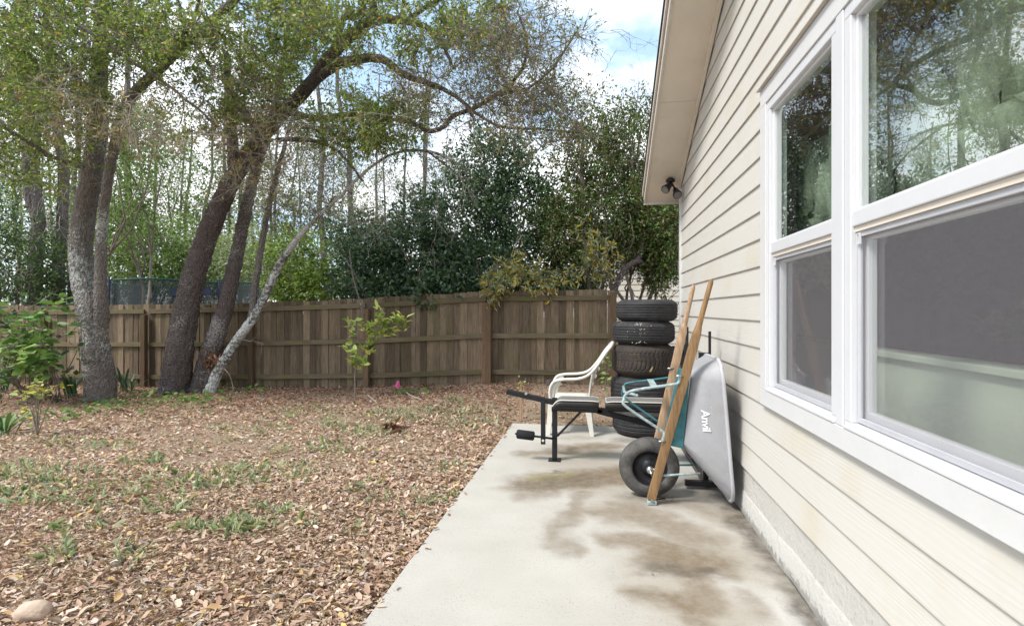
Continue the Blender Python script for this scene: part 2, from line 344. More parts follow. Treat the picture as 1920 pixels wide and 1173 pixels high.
M['post'] = wood('fence_post_wood', (.10, .062, .038), (.19, .13, .08), 2, .25, ((.12, .11, .04), .3))
M['leaf'] = leaf_mat('foliage', .35)
M['gloss'] = leaf_mat('glossy_foliage', .2, .42, .4)
M['litter'] = leaf_mat('dry_leaf', .15, .85, .1)
M['twig'] = plain('twig_bark', (.20, .165, .135), .9, var=.3, scale=9)
M['twig_pale'] = plain('dead_twig', (.36, .32, .27), .9, var=.2, scale=9)
M['bark_a'] = bark('grey_lichen_bark', (.12, .10, .088), (.34, .295, .265), (.52, .52, .49), amt=.60, scale=8)
M['bark_b'] = bark('dark_oak_bark', (.080, .060, .056), (.29, .235, .215), (.48, .45, .43), amt=.60, scale=11)
M['bark_white'] = bark('pale_lichen_bark', (.10, .09, .075), (.30, .28, .25), (.66, .66, .64), amt=.47, scale=7)
M['bark_far'] = bark('far_grey_bark', (.10, .085, .078), (.23, .20, .185), amt=.62, scale=4)
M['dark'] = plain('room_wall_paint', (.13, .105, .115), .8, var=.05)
M['room_green'] = plain('pale_green_paint', (.80, .84, .70), .7, var=.04)
M['valance'] = plain('pale_green_fabric', (.64, .70, .58), .8, var=.25, scale=6, stretch=(1, 3, 1))
_t = M['valance'].node_tree; _tr = _t.nodes.new('ShaderNodeBsdfTransparent'); _ms = _t.nodes.new('ShaderNodeMixShader'); _ms.inputs['Fac'].default_value = .45
_t.links.new(_tr.outputs[0], _ms.inputs[1]); _t.links.new(_t.nodes['Principled BSDF'].outputs[0], _ms.inputs[2]); _t.links.new(_ms.outputs[0], _t.nodes['Material Output'].inputs['Surface'])
grime(M['tub'], (.27, .22, .17), .52, .2, .75, 4.0); grime(M['tub'], (.62, .62, .63), .62, .05, .6, 22.0, (1, 1, .3)); grime(M['tub'], (.16, .13, .10), .66, .06, .7, 14.0)
grime(M['resin'], (.42, .38, .30), .52, .2, .7, 6.0); grime(M['rubber'], (.085, .08, .072), .52, .2, .8, 5.0, (1, 1, 2)); grime(M['rubber_brown'], (.11, .075, .05), .5, .2, .8, 6.0, (1, 1, 2))
grime(M['trim'], (.52, .50, .46), .58, .15, .45, 2.5, (1, .6, 1)); grime(M['handle'], (.10, .075, .055), .55, .18, .7, 7.0, (2, 2, .6)); grime(M['handle_pale'], (.16, .13, .10), .55, .18, .6, 7.0, (2, 2, .6))
grime(M['teal_worn'], (.20, .10, .05), .60, .08, .7, 20.0); grime(M['pad'], (.25, .24, .22), .52, .15, .6, 9.0); grime(M['iron'], (.06, .05, .045), .58, .12, .6, 12.0)
grime(M['soffit'], (.45, .34, .22), .60, .15, .5, 1.6); grime(M['siding'], (.50, .46, .36), .60, .12, .55, 2.2, (1, .5, 1.6)); grime(M['siding'], (.30, .27, .22), .70, .05, .5, 9.0)
M['net'] = None

# ------------------------------------------------------------------ setting: ground, patio
def ground():
    xs = np.concatenate([np.linspace(-60, -12, 16), np.linspace(-11.5, 2.5, 71), np.linspace(4, 60, 16)])
    ys = np.concatenate([np.linspace(-40, -1, 12), np.linspace(-.6, 11, 60), np.linspace(13, 90, 20)])
    X, Y = np.meshgrid(xs, ys); Z = ground_z(X, Y)
    under = (X > -1.0) & (Y < 6.85) & (Y > -7.5); Z = np.where(under, -.12, Z)
    nx, ny = len(xs), len(ys); V = np.stack([X, Y, Z], -1).reshape(-1, 3)
    i, j = np.meshgrid(np.arange(nx - 1), np.arange(ny - 1)); a = (j * nx + i).ravel()
    F = np.concatenate([np.stack([a, a + 1, a + nx + 1], 1), np.stack([a, a + nx + 1, a + nx], 1)])
    m, t, b = new_mat('leafy_soil'); L = t.links
    tc = N(t, 'ShaderNodeTexCoord')
    n1 = N(t, 'ShaderNodeTexNoise', Scale=55.0, Detail=8.0, Roughness=.8); n2 = N(t, 'ShaderNodeTexNoise', Scale=.9, Detail=5.0)
    L.new(tc.outputs['Object'], n1.inputs['Vector']); L.new(tc.outputs['Object'], n2.inputs['Vector'])
    cr = N(t, 'ShaderNodeValToRGB'); e = cr.color_ramp.elements; e[0].position = .3; e[0].color = (.22, .155, .105, 1); e[1].position = .75; e[1].color = (.52, .395, .29, 1)
    L.new(n1.outputs['Fac'], cr.inputs['Fac'])
    mr = N(t, 'ShaderNodeMapRange'); mr.inputs['From Min'].default_value = .52; mr.inputs['From Max'].default_value = .68; mr.inputs['To Max'].default_value = .45; L.new(n2.outputs['Fac'], mr.inputs['Value'])
    mg = N(t, 'ShaderNodeMix', data_type='RGBA'); L.new(mr.outputs['Result'], mg.inputs['Factor']); L.new(cr.outputs['Color'], mg.inputs['A']); mg.inputs['B'].default_value = (.13, .13, .05, 1)
    L.new(mg.outputs['Result'], b.inputs['Base Color']); b.inputs['Roughness'].default_value = .95; b.inputs['Specular IOR Level'].default_value = .1
    bp = N(t, 'ShaderNodeBump', Strength=1.0, Distance=.03); L.new(n1.outputs['Fac'], bp.inputs['Height']); L.new(bp.outputs['Normal'], b.inputs['Normal'])
    o = link('ground', np_mesh('ground', V, F), None, m, True); tag(o, 'leaf-strewn back yard soil with thin grass', kind='structure'); return o
GROUND = ground()

SLAB_X0, SLAB_Y1 = -1.097, 6.9
def Gs(u, v):
    D = HC / ((v - VH) / FPX); p = P(u, v, D); return (p.x, p.y)
def slab_mat():
    m, t, b = new_mat('stained_concrete'); L = t.links
    tc = N(t, 'ShaderNodeTexCoord'); pos = tc.outputs['Object']
    nw = N(t, 'ShaderNodeTexNoise', Scale=2.6, Detail=5.0, Roughness=.55); L.new(pos, nw.inputs['Vector'])
    wv = N(t, 'ShaderNodeVectorMath', operation='MULTIPLY_ADD'); wv.inputs[1].default_value = (.5, .5, 0); L.new(nw.outputs['Color'], wv.inputs[0])
    sb = N(t, 'ShaderNodeVectorMath', operation='SUBTRACT'); sb.inputs[1].default_value = (.25, .25, 0); L.new(pos, sb.inputs[0]); L.new(sb.outputs[0], wv.inputs[2])
    wp = wv.outputs[0]
    def seg(u0, v0, u1, v1, r, soft, amt):
        a = Gs(u0, v0); c = Gs(u1, v1); ab = (c[0] - a[0], c[1] - a[1]); l2 = ab[0] ** 2 + ab[1] ** 2
        d = N(t, 'ShaderNodeVectorMath', operation='SUBTRACT'); L.new(wp, d.inputs[0]); d.inputs[1].default_value = (a[0], a[1], 0)
        fl = N(t, 'ShaderNodeVectorMath', operation='MULTIPLY'); L.new(d.outputs[0], fl.inputs[0]); fl.inputs[1].default_value = (1, 1, 0)
        dt = N(t, 'ShaderNodeVectorMath', operation='DOT_PRODUCT'); L.new(fl.outputs[0], dt.inputs[0]); dt.inputs[1].default_value = (ab[0] / l2, ab[1] / l2, 0)
        cl = N(t, 'ShaderNodeClamp'); L.new(dt.outputs['Value'], cl.inputs['Value'])
        sc = N(t, 'ShaderNodeVectorMath', operation='SCALE'); sc.inputs[0].default_value = (ab[0], ab[1], 0); L.new(cl.outputs[0], sc.inputs['Scale'])
        ds = N(t, 'ShaderNodeVectorMath', operation='DISTANCE'); L.new(fl.outputs[0], ds.inputs[0]); L.new(sc.outputs[0], ds.inputs[1])
        mr = N(t, 'ShaderNodeMapRange', interpolation_type='SMOOTHSTEP'); mr.inputs['From Min'].default_value = r + soft * 1.5; mr.inputs['From Max'].default_value = max(r - soft, 0); mr.inputs['To Max'].default_value = amt
        L.new(ds.outputs['Value'], mr.inputs['Value']); return mr.outputs['Result']
    def mx(ss):
        c = ss[0]
        for s in ss[1:]:
            k = N(t, 'ShaderNodeMath', operation='MAXIMUM'); L.new(c, k.inputs[0]); L.new(s, k.inputs[1]); c = k.outputs[0]
        return c
    brown = mx([seg(985, 850, 1060, 846, .10, .09, .7), seg(1075, 838, 1150, 838, .14, .10, .85), seg(1000, 905, 1190, 888, .20, .12, .9), seg(985, 925, 1020, 920, .10, .08, .6),
                seg(1085, 925, 1042, 1015, .07, .06, .6), seg(1042, 1015, 1060, 1030, .07, .05, .6), seg(1080, 950, 1200, 975, .08, .07, .6), seg(1150, 1010, 1270, 1030, .10, .08, .7), seg(1240, 1040, 1340, 1052, .13, .09, .85),
                seg(1180, 955, 1310, 1010, .12, .10, .6), seg(1200, 1118, 1300, 1140, .06, .06, .85), seg(1290, 1075, 1300, 1160, .05, .05, .7), seg(1388, 1110, 1425, 1150, .05, .06, .5), seg(1230, 935, 1370, 975, .10, .1, .5), seg(1060, 820, 1100, 820, .08, .08, .4)])
    dark = mx([seg(1235, 1066, 1320, 1064, .03, .06, .75), seg(1060, 850, 1075, 838, .04, .05, .6), seg(1030, 884, 1045, 884, .015, .02, .6), seg(1370, 950, 1600, 1230, .03, .09, .9), seg(1300, 900, 1370, 945, .08, .12, .55), seg(1000, 905, 1100, 895, .06, .12, .4), seg(1170, 826, 1230, 826, .05, .1, .6), seg(1175, 930, 1250, 935, .04, .1, .5)])
    damp = mx([seg(1060, 850, 1150, 900, .35, .25, .5), seg(1120, 930, 1260, 1010, .28, .25, .55), seg(1230, 1010, 1330, 1170, .22, .22, .6), seg(1300, 930, 1420, 1080, .16, .2, .4)])
    moss = mx([seg(1015, 893, 1060, 888, .05, .06, .5), seg(1085, 855, 1140, 850, .05, .08, .35)])
    pale = mx([seg(1050, 930, 1110, 935, .10, .1, .7), seg(1090, 975, 1200, 1000, .07, .08, .6), seg(1340, 1085, 1480, 1150, .10, .12, .7), seg(1260, 960, 1360, 990, .05, .08, .5)])
    n1 = N(t, 'ShaderNodeTexNoise', Scale=2.2, Detail=8.0, Roughness=.6); L.new(pos, n1.inputs['Vector'])
    n2 = N(t, 'ShaderNodeTexNoise', Scale=75.0, Detail=5.0, Roughness=.8); L.new(pos, n2.inputs['Vector'])
    n3 = N(t, 'ShaderNodeTexNoise', Scale=14.0, Detail=8.0, Roughness=.7); L.new(pos, n3.inputs['Vector'])
    base = N(t, 'ShaderNodeMix', data_type='RGBA'); base.inputs['A'].default_value = (.36, .34, .30, 1); base.inputs['B'].default_value = (.51, .49, .45, 1); L.new(n1.outputs['Fac'], base.inputs['Factor'])
    def over(cur, fac, c, mod=None):
        f = fac
        if mod is not None:
            k = N(t, 'ShaderNodeMath', operation='MULTIPLY'); L.new(fac, k.inputs[0]); L.new(mod, k.inputs[1]); f = k.outputs[0]
        q = N(t, 'ShaderNodeMix', data_type='RGBA'); L.new(f, q.inputs['Factor']); L.new(cur, q.inputs['A']); q.inputs['B'].default_value = (*c, 1); return q.outputs['Result']
    md = N(t, 'ShaderNodeMapRange'); md.inputs['From Min'].default_value = .3; md.inputs['From Max'].default_value = .6; md.inputs['To Min'].default_value = .62; L.new(n3.outputs['Fac'], md.inputs['Value'])
    c = base.outputs['Result']
    c = over(c, pale, (.54, .53, .51)); c = over(c, damp, (.27, .225, .165), md.outputs['Result']); c = over(c, brown, (.16, .115, .066), md.outputs['Result']); c = over(c, moss, (.24, .22, .07), md.outputs['Result']); c = over(c, dark, (.085, .07, .052), md.outputs['Result'])
    sp = N(t, 'ShaderNodeMapRange'); sp.inputs['From Min'].default_value = .55; sp.inputs['From Max'].default_value = .66; sp.inputs['To Max'].default_value = .9; L.new(n2.outputs['Fac'], sp.inputs['Value'])
    n4 = N(t, 'ShaderNodeTexNoise', Scale=1.1, Detail=2.0); L.new(pos, n4.inputs['Vector'])
    c = over(c, sp.outputs['Result'], (.18, .16, .14), n4.outputs['Fac'])
    vo = N(t, 'ShaderNodeTexVoronoi', Scale=70.0); L.new(pos, vo.inputs['Vector']); vp = N(t, 'ShaderNodeMapRange'); vp.inputs['From Min'].default_value = .22; vp.inputs['From Max'].default_value = .10; vp.inputs['To Max'].default_value = .85; L.new(vo.outputs['Distance'], vp.inputs['Value'])
    n7 = N(t, 'ShaderNodeTexNoise', Scale=5.0, Detail=4.0); L.new(pos, n7.inputs['Vector']); r7 = N(t, 'ShaderNodeMapRange'); r7.inputs['From Min'].default_value = .45; r7.inputs['From Max'].default_value = .62; L.new(n7.outputs['Fac'], r7.inputs['Value'])
    c = over(c, vp.outputs['Result'], (.16, .14, .115), r7.outputs['Result'])
    L.new(c, b.inputs['Base Color']); b.inputs['Roughness'].default_value = .82; b.inputs['Specular IOR Level'].default_value = .25
    bp = N(t, 'ShaderNodeBump', Strength=.35, Distance=.006); L.new(n2.outputs['Fac'], bp.inputs['Height']); L.new(bp.outputs['Normal'], b.inputs['Normal'])
    return m
o = MB().box(SLAB_X0, 1.05, -7, SLAB_Y1, -.11, 0).build('patio_slab', slab_mat(), bevel=.008); tag(o, 'stained concrete patio slab along the house', kind='structure')

# ------------------------------------------------------------------ house
WX = 1.04; WY1 = 7.05; RZ0 = 3.05; RS = .456; RIDGE_Y = 0.0
def rake_z(y): return RZ0 + RS * (WY1 - y) if y > RIDGE_Y else RZ0 + RS * (WY1 - RIDGE_Y) - RS * (RIDGE_Y - y)
def rake_y(z): return WY1 if z <= RZ0 else WY1 - (z - RZ0) / RS
house = empty('house', (2, 0, 0), 'cream lap-sided house with white windows and raking eave beside the patio', 'house')
wy_lo = -6.0
OPY0, OPY1, OPZ0, OPZ1 = .62, 3.60, .90, 2.86     # outer edge of the window trim
SP = .1775; z0 = .346
# backing wall with an opening for the windows
w = MB(); xb, xt = WX + .03, WX + .16
w.box(xb, xt, OPY1 - .1, WY1 - .02, .02, RZ0); w.box(xb, xt, wy_lo, OPY0 + .1, .02, RZ0)
w.box(xb, xt, OPY0 + .1, OPY1 - .1, .02, OPZ0 + .1); w.box(xb, xt, OPY0 + .1, OPY1 - .1, OPZ1 - .1, RZ0)
w.add([(xb, wy_lo, RZ0), (xb, WY1 - .02, RZ0), (xb, RIDGE_Y, rake_z(RIDGE_Y)), (xt, wy_lo, RZ0), (xt, WY1 - .02, RZ0), (xt, RIDGE_Y, rake_z(RIDGE_Y))], [(0, 1, 2), (5, 4, 3), (0, 3, 4, 1), (1, 4, 5, 2), (2, 5, 3, 0)])
w.box(xb, 9, WY1 - .14, WY1 - .02, .02, RZ0)
wall = w.build('wall', M['dark'], house)
def siding_piece(ya0, ya1, za, yb0, yb1, zb, parent, x_out=WX, mat=None, sx=-1):
    """board: bottom edge ya0..ya1 at za, top edge yb0..yb1 at zb"""
    xo, xi = x_out + .002, x_out + .0145; th = .011
    p = [(xo, ya0, za), (xo + th + .012, ya0, za), (xo + th + .012, ya1, za), (xo, ya1, za), (xi, yb0, zb), (xi + th, yb0, zb), (xi + th, yb1, zb), (xi, yb1, zb)]
    q = MB().hexa(p)
    # an extra row just above the lip so that the grime line has its own vertices
    me = bpy.data.meshes.new('siding_board'); k = .05
    def mid(a, b, s): return tuple(a[i] + (b[i] - a[i]) * s for i in range(3))
    f0, f1 = mid(p[0], p[4], k), mid(p[3], p[7], k)
    V = p + [f0, f1]; F = [(3, 2, 1, 0), (4, 5, 6, 7), (0, 1, 5, 4, 8), (1, 2, 6, 5), (2, 3, 9, 7, 6), (3, 0, 8, 9), (9, 8, 4, 7)]
    me.from_pydata(V, [], F); me.update()
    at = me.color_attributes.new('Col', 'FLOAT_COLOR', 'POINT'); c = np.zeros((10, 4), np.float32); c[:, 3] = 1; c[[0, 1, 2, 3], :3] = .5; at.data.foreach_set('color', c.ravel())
    return link('siding_board', me, parent, mat or M['siding'])
k = 0; z = z0
while z < rake_z(RIDGE_Y) - .05:
    zt = z + SP + .02
    y1a, y1b = min(rake_y(z), WY1 - .07), min(rake_y(zt), WY1 - .07); lo = max(wy_lo, -rake_y(z) + .0)
    spans = []
    if zt > OPZ0 + .0 and z < OPZ1:
        if z < OPZ0 - .05 or z > OPZ1 - .05: spans = [(lo, y1a, y1b)]
        else: spans = [(OPY1 - .03, y1a, y1b), (lo, OPY0 + .03, OPY0 + .03)]
    else: spans = [(lo, y1a, y1b)]
    for (a, b1, b2) in spans:
        if min(b1, b2) - a < .05: continue
        j = a + 1.4 + 3.66 * ((k * .37) % 1) if b1 - a > 5 else None      # butt joint between two boards
        if j and a + .5 < j < min(b1, b2) - .8:
            siding_piece(a, j - .0015, z, a, j - .0015, zt, wall); siding_piece(j + .0015, b1, z, j + .0015, b2, zt, wall)
        else: siding_piece(a, b1, z, a, b2, zt, wall)
    z += SP; k += 1
MB().box(WX - .012, WX + .03, WY1 - .07, WY1 + .012, .30, RZ0 + .05).build('corner_board', M['trim'], house, bevel=.003)
# foundation, with a rough ledge
f = MB()
for i in range(60):
    ya = -6 + i * 13.03 / 60; yb = ya + 13.03 / 60
    j0 = .004 * math.sin(i * 2.3) + .004 * math.sin(i * 5.1); j1 = .004 * math.sin((i + 1) * 2.3) + .004 * math.sin((i + 1) * 5.1)
    prof = lambda j: [(WX + .002 + j, 0.003), (WX + .010 + j, .145), (WX + .018 + j, .16), (WX + .02 + j, .35), (WX + .2, .35), (WX + .2, .003)]
    A = [(x, ya, zz) for x, zz in prof(j0)]; B = [(x, yb, zz) for x, zz in prof(j1)]
    f.add(A + B, [(q, q + 1, q + 7, q + 6) for q in range(4)])
def found_mat():
    m, t, b = new_mat('painted_foundation'); L = t.links; tc = N(t, 'ShaderNodeTexCoord')
    n1 = N(t, 'ShaderNodeTexNoise', Scale=20.0, Detail=8.0, Roughness=.7); n2 = N(t, 'ShaderNodeTexNoise', Scale=4.0, Detail=6.0, Roughness=.6)
    L.new(tc.outputs['Object'], n1.inputs['Vector']); L.new(tc.outputs['Object'], n2.inputs['Vector'])
    sx = N(t, 'ShaderNodeSeparateXYZ'); L.new(tc.outputs['Object'], sx.inputs[0])
    zr = N(t, 'ShaderNodeMapRange'); zr.inputs['From Min'].default_value = .0; zr.inputs['From Max'].default_value = .07; zr.inputs['To Min'].default_value = .42; zr.inputs['To Max'].default_value = 0.0; L.new(sx.outputs['Z'], zr.inputs['Value'])
    ad = N(t, 'ShaderNodeMath', operation='ADD'); L.new(n1.outputs['Fac'], ad.inputs[0]); L.new(zr.outputs['Result'], ad.inputs[1])
    mr = N(t, 'ShaderNodeMapRange'); mr.inputs['From Min'].default_value = .60; mr.inputs['From Max'].default_value = .74; L.new(ad.outputs[0], mr.inputs['Value'])
    ml = N(t, 'ShaderNodeMath', operation='MULTIPLY'); L.new(mr.outputs['Result'], ml.inputs[0]); L.new(n2.outputs['Fac'], ml.inputs[1])
    mi = N(t, 'ShaderNodeMix', data_type='RGBA'); mi.inputs['A'].default_value = (.54, .52, .48, 1); mi.inputs['B'].default_value = (.10, .09, .075, 1); L.new(ml.outputs[0], mi.inputs['Factor'])
    L.new(mi.outputs['Result'], b.inputs['Base Color']); b.inputs['Roughness'].default_value = .8
    bp = N(t, 'ShaderNodeBump', Strength=.8, Distance=.02); L.new(n1.outputs['Fac'], bp.inputs['Height']); L.new(bp.outputs['Normal'], b.inputs['Normal']); return m
autosmooth(f.build('foundation', found_mat(), house), 25)
# roof: raking soffit, fascia, shingles
XO = .615; YE = WY1 + .30
def slab_quad(mb, x0, x1, ya, yb, dz0, dz1):
    za, zb = rake_z(ya), RZ0 + RS * (WY1 - yb)
    mb.hexa([(x0, ya, za + dz0), (x1, ya, za + dz0), (x1, yb, zb + dz0), (x0, yb, zb + dz0), (x0, ya, za + dz1), (x1, ya, za + dz1), (x1, yb, zb + dz1), (x0, yb, zb + dz1)])
roof = MB(); slab_quad(roof, XO - .035, 9, 0, YE + .03, .165, .20)
roof.hexa([(XO - .035, 0, rake_z(0) + .165), (9, 0, rake_z(0) + .165), (9, -7, rake_z(-7) + .165), (XO - .035, -7, rake_z(-7) + .165), (XO - .035, 0, rake_z(0) + .2), (9, 0, rake_z(0) + .2), (9, -7, rake_z(-7) + .2), (XO - .035, -7, rake_z(-7) + .2)])
roofo = roof.build('roof', M['shingle'], house)
j = 5.75
for a, b in ((0.02, 3.33), (3.336, j - .003), (j + .003, YE - .03)):
    s = MB(); slab_quad(s, XO + .03, WX + .03, a, b, .0, .02); s.build('soffit_panel', M['soffit'], roofo)
s = MB(); slab_quad(s, XO, XO + .028, 0.02, YE, -.02, .16); s.build('rake_fascia', M['fascia'], roofo, bevel=.004)
s = MB(); slab_quad(s, XO - .022, XO - .002, 0.02, YE + .01, .085, .163); s.build('rake_trim', M['fascia'], roofo, bevel=.004)
s = MB(); slab_quad(s, WX - .03, WX - .004, 0.02, WY1 - .0, -.07, -.002); s.build('frieze_board', M['soffit'], roofo)
zb = RZ0 + RS * (WY1 - YE)
MB().box(XO, 9, YE - .028, YE - .001, zb - .03, zb + .17).build('eave_fascia', M['fascia'], roofo, bevel=.004)
# windows
XF = WX - .018
def fr(mb, y0, y1, z0, z1, wid, x0, x1, wb=None):
    wb = wb or wid
    mb.box(x0, x1, y0, y1, z1 - wid, z1); mb.box(x0, x1, y0, y1, z0, z0 + wb)
    mb.box(x0, x1, y0, y0 + wid, z0 + wb, z1 - wid); mb.box(x0, x1, y1 - wid, y1, z0 + wb, z1 - wid)
# trim boards round the pair
def tb(y0, y1, z0, z1): MB().box(XF, WX + .03, y0, y1, z0, z1).build('window_trim', M['trim'], house, bevel=.003)
tb(OPY1 - .11, OPY1, .985, 2.752); tb(OPY0, OPY0 + .11, .985, 2.752)
MB().box(XF, WX + .03, OPY0, OPY1, 2.7525, 2.862).build('window_trim', M['trim'], house, bevel=.003)
MB().box(XF, WX + .03, OPY0, OPY1, .887, .9845).build('window_trim', M['trim'], house, bevel=.003)
MB().hexa([(XF - .022, OPY0 - .01, 2.866), (WX + .05, OPY0 - .01, 2.866), (WX + .05, OPY1 + .012, 2.866), (XF - .022, OPY1 + .012, 2.866), (XF - .022, OPY0 - .01, 2.871), (WX + .05, OPY0 - .01, 2.90), (WX + .05, OPY1 + .012, 2.90), (XF - .022, OPY1 + .012, 2.871)]).build('head_flashing', M['fascia'], house)
def glass_mat(name, tint, ior=4.6):
    m, t, b = new_mat(name); L = t.links; t.nodes.remove(b)
    tr = N(t, 'ShaderNodeBsdfTransparent'); tr.inputs['Color'].default_value = (*tint, 1); gl = N(t, 'ShaderNodeBsdfGlossy', Roughness=.0); gl.inputs['Color'].default_value = (1, 1, 1, 1)
    fn = N(t, 'ShaderNodeFresnel', IOR=ior); ms = N(t, 'ShaderNodeMixShader'); ge = N(t, 'ShaderNodeNewGeometry'); sb = N(t, 'ShaderNodeMath', operation='SUBTRACT', use_clamp=True); L.new(fn.outputs[0], sb.inputs[0]); L.new(ge.outputs['Backfacing'], sb.inputs[1]); L.new(sb.outputs[0], ms.inputs['Fac']); L.new(tr.outputs[0], ms.inputs[1]); L.new(gl.outputs[0], ms.inputs[2])
    tc = N(t, 'ShaderNodeTexCoord'); nz = N(t, 'ShaderNodeTexNoise', Scale=2.0, Detail=1.0); L.new(tc.outputs['Object'], nz.inputs['Vector'])
    bp = N(t, 'ShaderNodeBump', Strength=.02, Distance=.01); L.new(nz.outputs['Fac'], bp.inputs['Height']); L.new(bp.outputs['Normal'], gl.inputs['Normal'])
    L.new(ms.outputs[0], t.nodes['Material Output'].inputs['Surface']); return m
M['glass'] = glass_mat('window_glass', (.93, .97, .935)); M['glass_low'] = glass_mat('screened_glass', (.96, .98, .965), 1.6)
def screen_mat():
    m, t, b = new_mat('insect_mesh'); L = t.links
    b.inputs['Base Color'].default_value = (.34, .325, .345, 1); b.inputs['Roughness'].default_value = .7
    tc = N(t, 'ShaderNodeTexCoord'); tr = N(t, 'ShaderNodeBsdfTransparent'); ms = N(t, 'ShaderNodeMixShader')
    w1 = N(t, 'ShaderNodeTexWave', bands_direction='Y', Scale=190.0); w2 = N(t, 'ShaderNodeTexWave', bands_direction='Z', Scale=190.0)
    L.new(tc.outputs['Object'], w1.inputs['Vector']); L.new(tc.outputs['Object'], w2.inputs['Vector'])
    mxn = N(t, 'ShaderNodeMath', operation='MAXIMUM'); L.new(w1.outputs['Fac'], mxn.inputs[0]); L.new(w2.outputs['Fac'], mxn.inputs[1])
    gt = N(t, 'ShaderNodeMapRange'); gt.inputs['From Min'].default_value = .55; gt.inputs['From Max'].default_value = .9; gt.inputs['To Max'].default_value = .46; L.new(mxn.outputs[0], gt.inputs['Value'])
    L.new(gt.outputs['Result'], ms.inputs['Fac']); L.new(tr.outputs[0], ms.inputs[1]); L.new(b.outputs[0], ms.inputs[2]); L.new(ms.outputs[0], t.nodes['Material Output'].inputs['Surface']); return m
M['screen'] = screen_mat()
ZR0, ZR1 = 1.822, 1.885          # meeting rail
def window(y0, y1, label):
    fb = MB(); fr(fb, y0, y1, .985, 2.752, .055, WX - .010, WX + .09, .03)
    win = fb.build('window', M['vinyl'], house, bevel=.004); win['label'] = label
    a, b = y0 + .055, y1 - .055
    s = MB(); fr(s, a, b, ZR1, 2.697, .018, WX + .01, WX + .05, .010); s.build('upper_sash', M['vinyl'], win, bevel=.002)
    MB().box(WX - .004, WX + .06, a, b, ZR0, ZR1).build('meeting_rail', M['vinyl'], win, bevel=.004)
    MB().box(WX + .006, WX + .03, a, b, ZR0 - .022, ZR0 - .001).build('screen_track', M['soffit'], win)
    MB().box(WX + .025, WX + .031, a + .018, b - .018, ZR1 + .01, 2.679).build('glass_pane', M['glass'], win)
    s = MB(); fr(s, a, b, 1.017, ZR0 - .0225, .035, WX + .040, WX + .075, .05); s.build('lower_sash', M['vinyl'], win, bevel=.002)
    MB().box(WX + .055, WX + .061, a + .035, b - .035, 1.067, ZR0 - .0575).build('glass_pane', M['glass_low'], win)
    s = MB(); fr(s, a + .004, b - .004, 1.020, ZR0 - .0226, .022, WX + .014, WX + .026); s.build('screen_frame', M['alu'], win, bevel=.002)
    MB().add([(WX + .02, a + .026, 1.042), (WX + .02, b - .026, 1.042), (WX + .02, b - .026, ZR0 - .045), (WX + .02, a + .026, ZR0 - .045)], [(0, 1, 2, 3)]).build('insect_screen', M['screen'], win)
    s = MB(); fr(s, b - .04, b - .018, ZR0 - .075, ZR0 - .03, .004, WX + .004, WX + .013); s.build('screen_latch', M['vinyl'], win)
    MB().box(WX - .022, WX + .03, y0 + .01, y1 - .01, .986, .9995).build('sill_lip', M['vinyl'], win, bevel=.003)
window(2.52, 3.49, 'narrower double-hung white window toward the wheelbarrow')
window(.73, 2.445, 'wide double-hung white window')
MB().box(XF + .002, WX + .08, 2.448, 2.517, .986, 2.751).build('window_mullion', M['vinyl'], house, bevel=.004)
# room behind the glass
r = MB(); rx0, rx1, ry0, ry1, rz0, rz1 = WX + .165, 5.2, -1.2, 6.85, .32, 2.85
r.add([(rx1, ry0, rz0), (rx1, ry1, rz0), (rx1, ry1, rz1), (rx1, ry0, rz1), (rx0, ry0, rz0), (rx0, ry1, rz0), (rx0, ry1, rz1), (rx0, ry0, rz1)], [(0, 1, 2, 3), (4, 5, 1, 0), (7, 6, 2, 3), (5, 6, 2, 1)])  # end wall behind the view left out so sky light brightens the room
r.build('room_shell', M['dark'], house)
MB().box(rx0 + .01, rx1 - .01, ry0 + .01, ry1 - .01, rz0 + .001, rz0 + .004).build('room_floor', M['room_green'], house)  # pale sheet added over the shell floor to bounce daylight onto the half wall
MB().box(1.75, 1.87, ry0 + .01, ry1 - .01, rz0 + .006, 1.19).build('half_wall', M['room_green'], house)
MB().box(1.72, 1.90, ry0 + .01, ry1 - .01, 1.192, 1.23).build('half_wall_cap', M['room_green'], house, bevel=.006)
# pale green scalloped valances hung just inside
def valance(y0, y1, ztop, zlo, n, label, seed):
    rs = random.Random(seed); v = empty('window_valance', (WX + .3, (y0 + y1) / 2, ztop), label, 'valance', 'green valances inside the windows')
    MB().tube([(WX + .36, y0, ztop), (WX + .36, y1, ztop)], .012, 8).build('rod', M['vinyl'], v, True)
    for i in range(n):
        cy = y0 + (y1 - y0) * (rs.random()); top = ztop - rs.random() * (ztop - zlo) * .62; Ln = rs.uniform(.22, .46); Wd = rs.uniform(.16, .34); Ln = min(Ln, top - 1.93)
        lean = rs.uniform(-.6, .6); mb = MB(); nu, nv = 9, 8; bx = WX + .25 + rs.random() * .10
        for a in range(nv + 1):
            tt = a / nv; wdt = Wd * (math.sin(math.pi * (tt ** .75) * .97 + .03) ** .8) * .5 + .004
            for c in range(nu):
                s = c / (nu - 1) * 2 - 1
                mb.v.append((bx - .05 * math.cos(s * 1.3) + .012 * math.sin(7 * s + i) + .03 * tt * tt, cy + s * wdt + lean * tt * Ln, top - tt * Ln - .03 * (1 - s * s)))
        for a in range(nv):
            for c in range(nu - 1): q = a * nu + c; mb.f.append((q, q + 1, q + nu + 1, q + nu))
        mb.build('fabric_leaf', M['valance'], v, True)
valance(2.75, 4.05, 2.66, 1.55, 64, 'pale green leaf-shaped valance inside the narrower window', 3)
valance(.85, 2.62, 2.74, 1.75, 96, 'pale green leaf-shaped valance inside the wide window', 8)
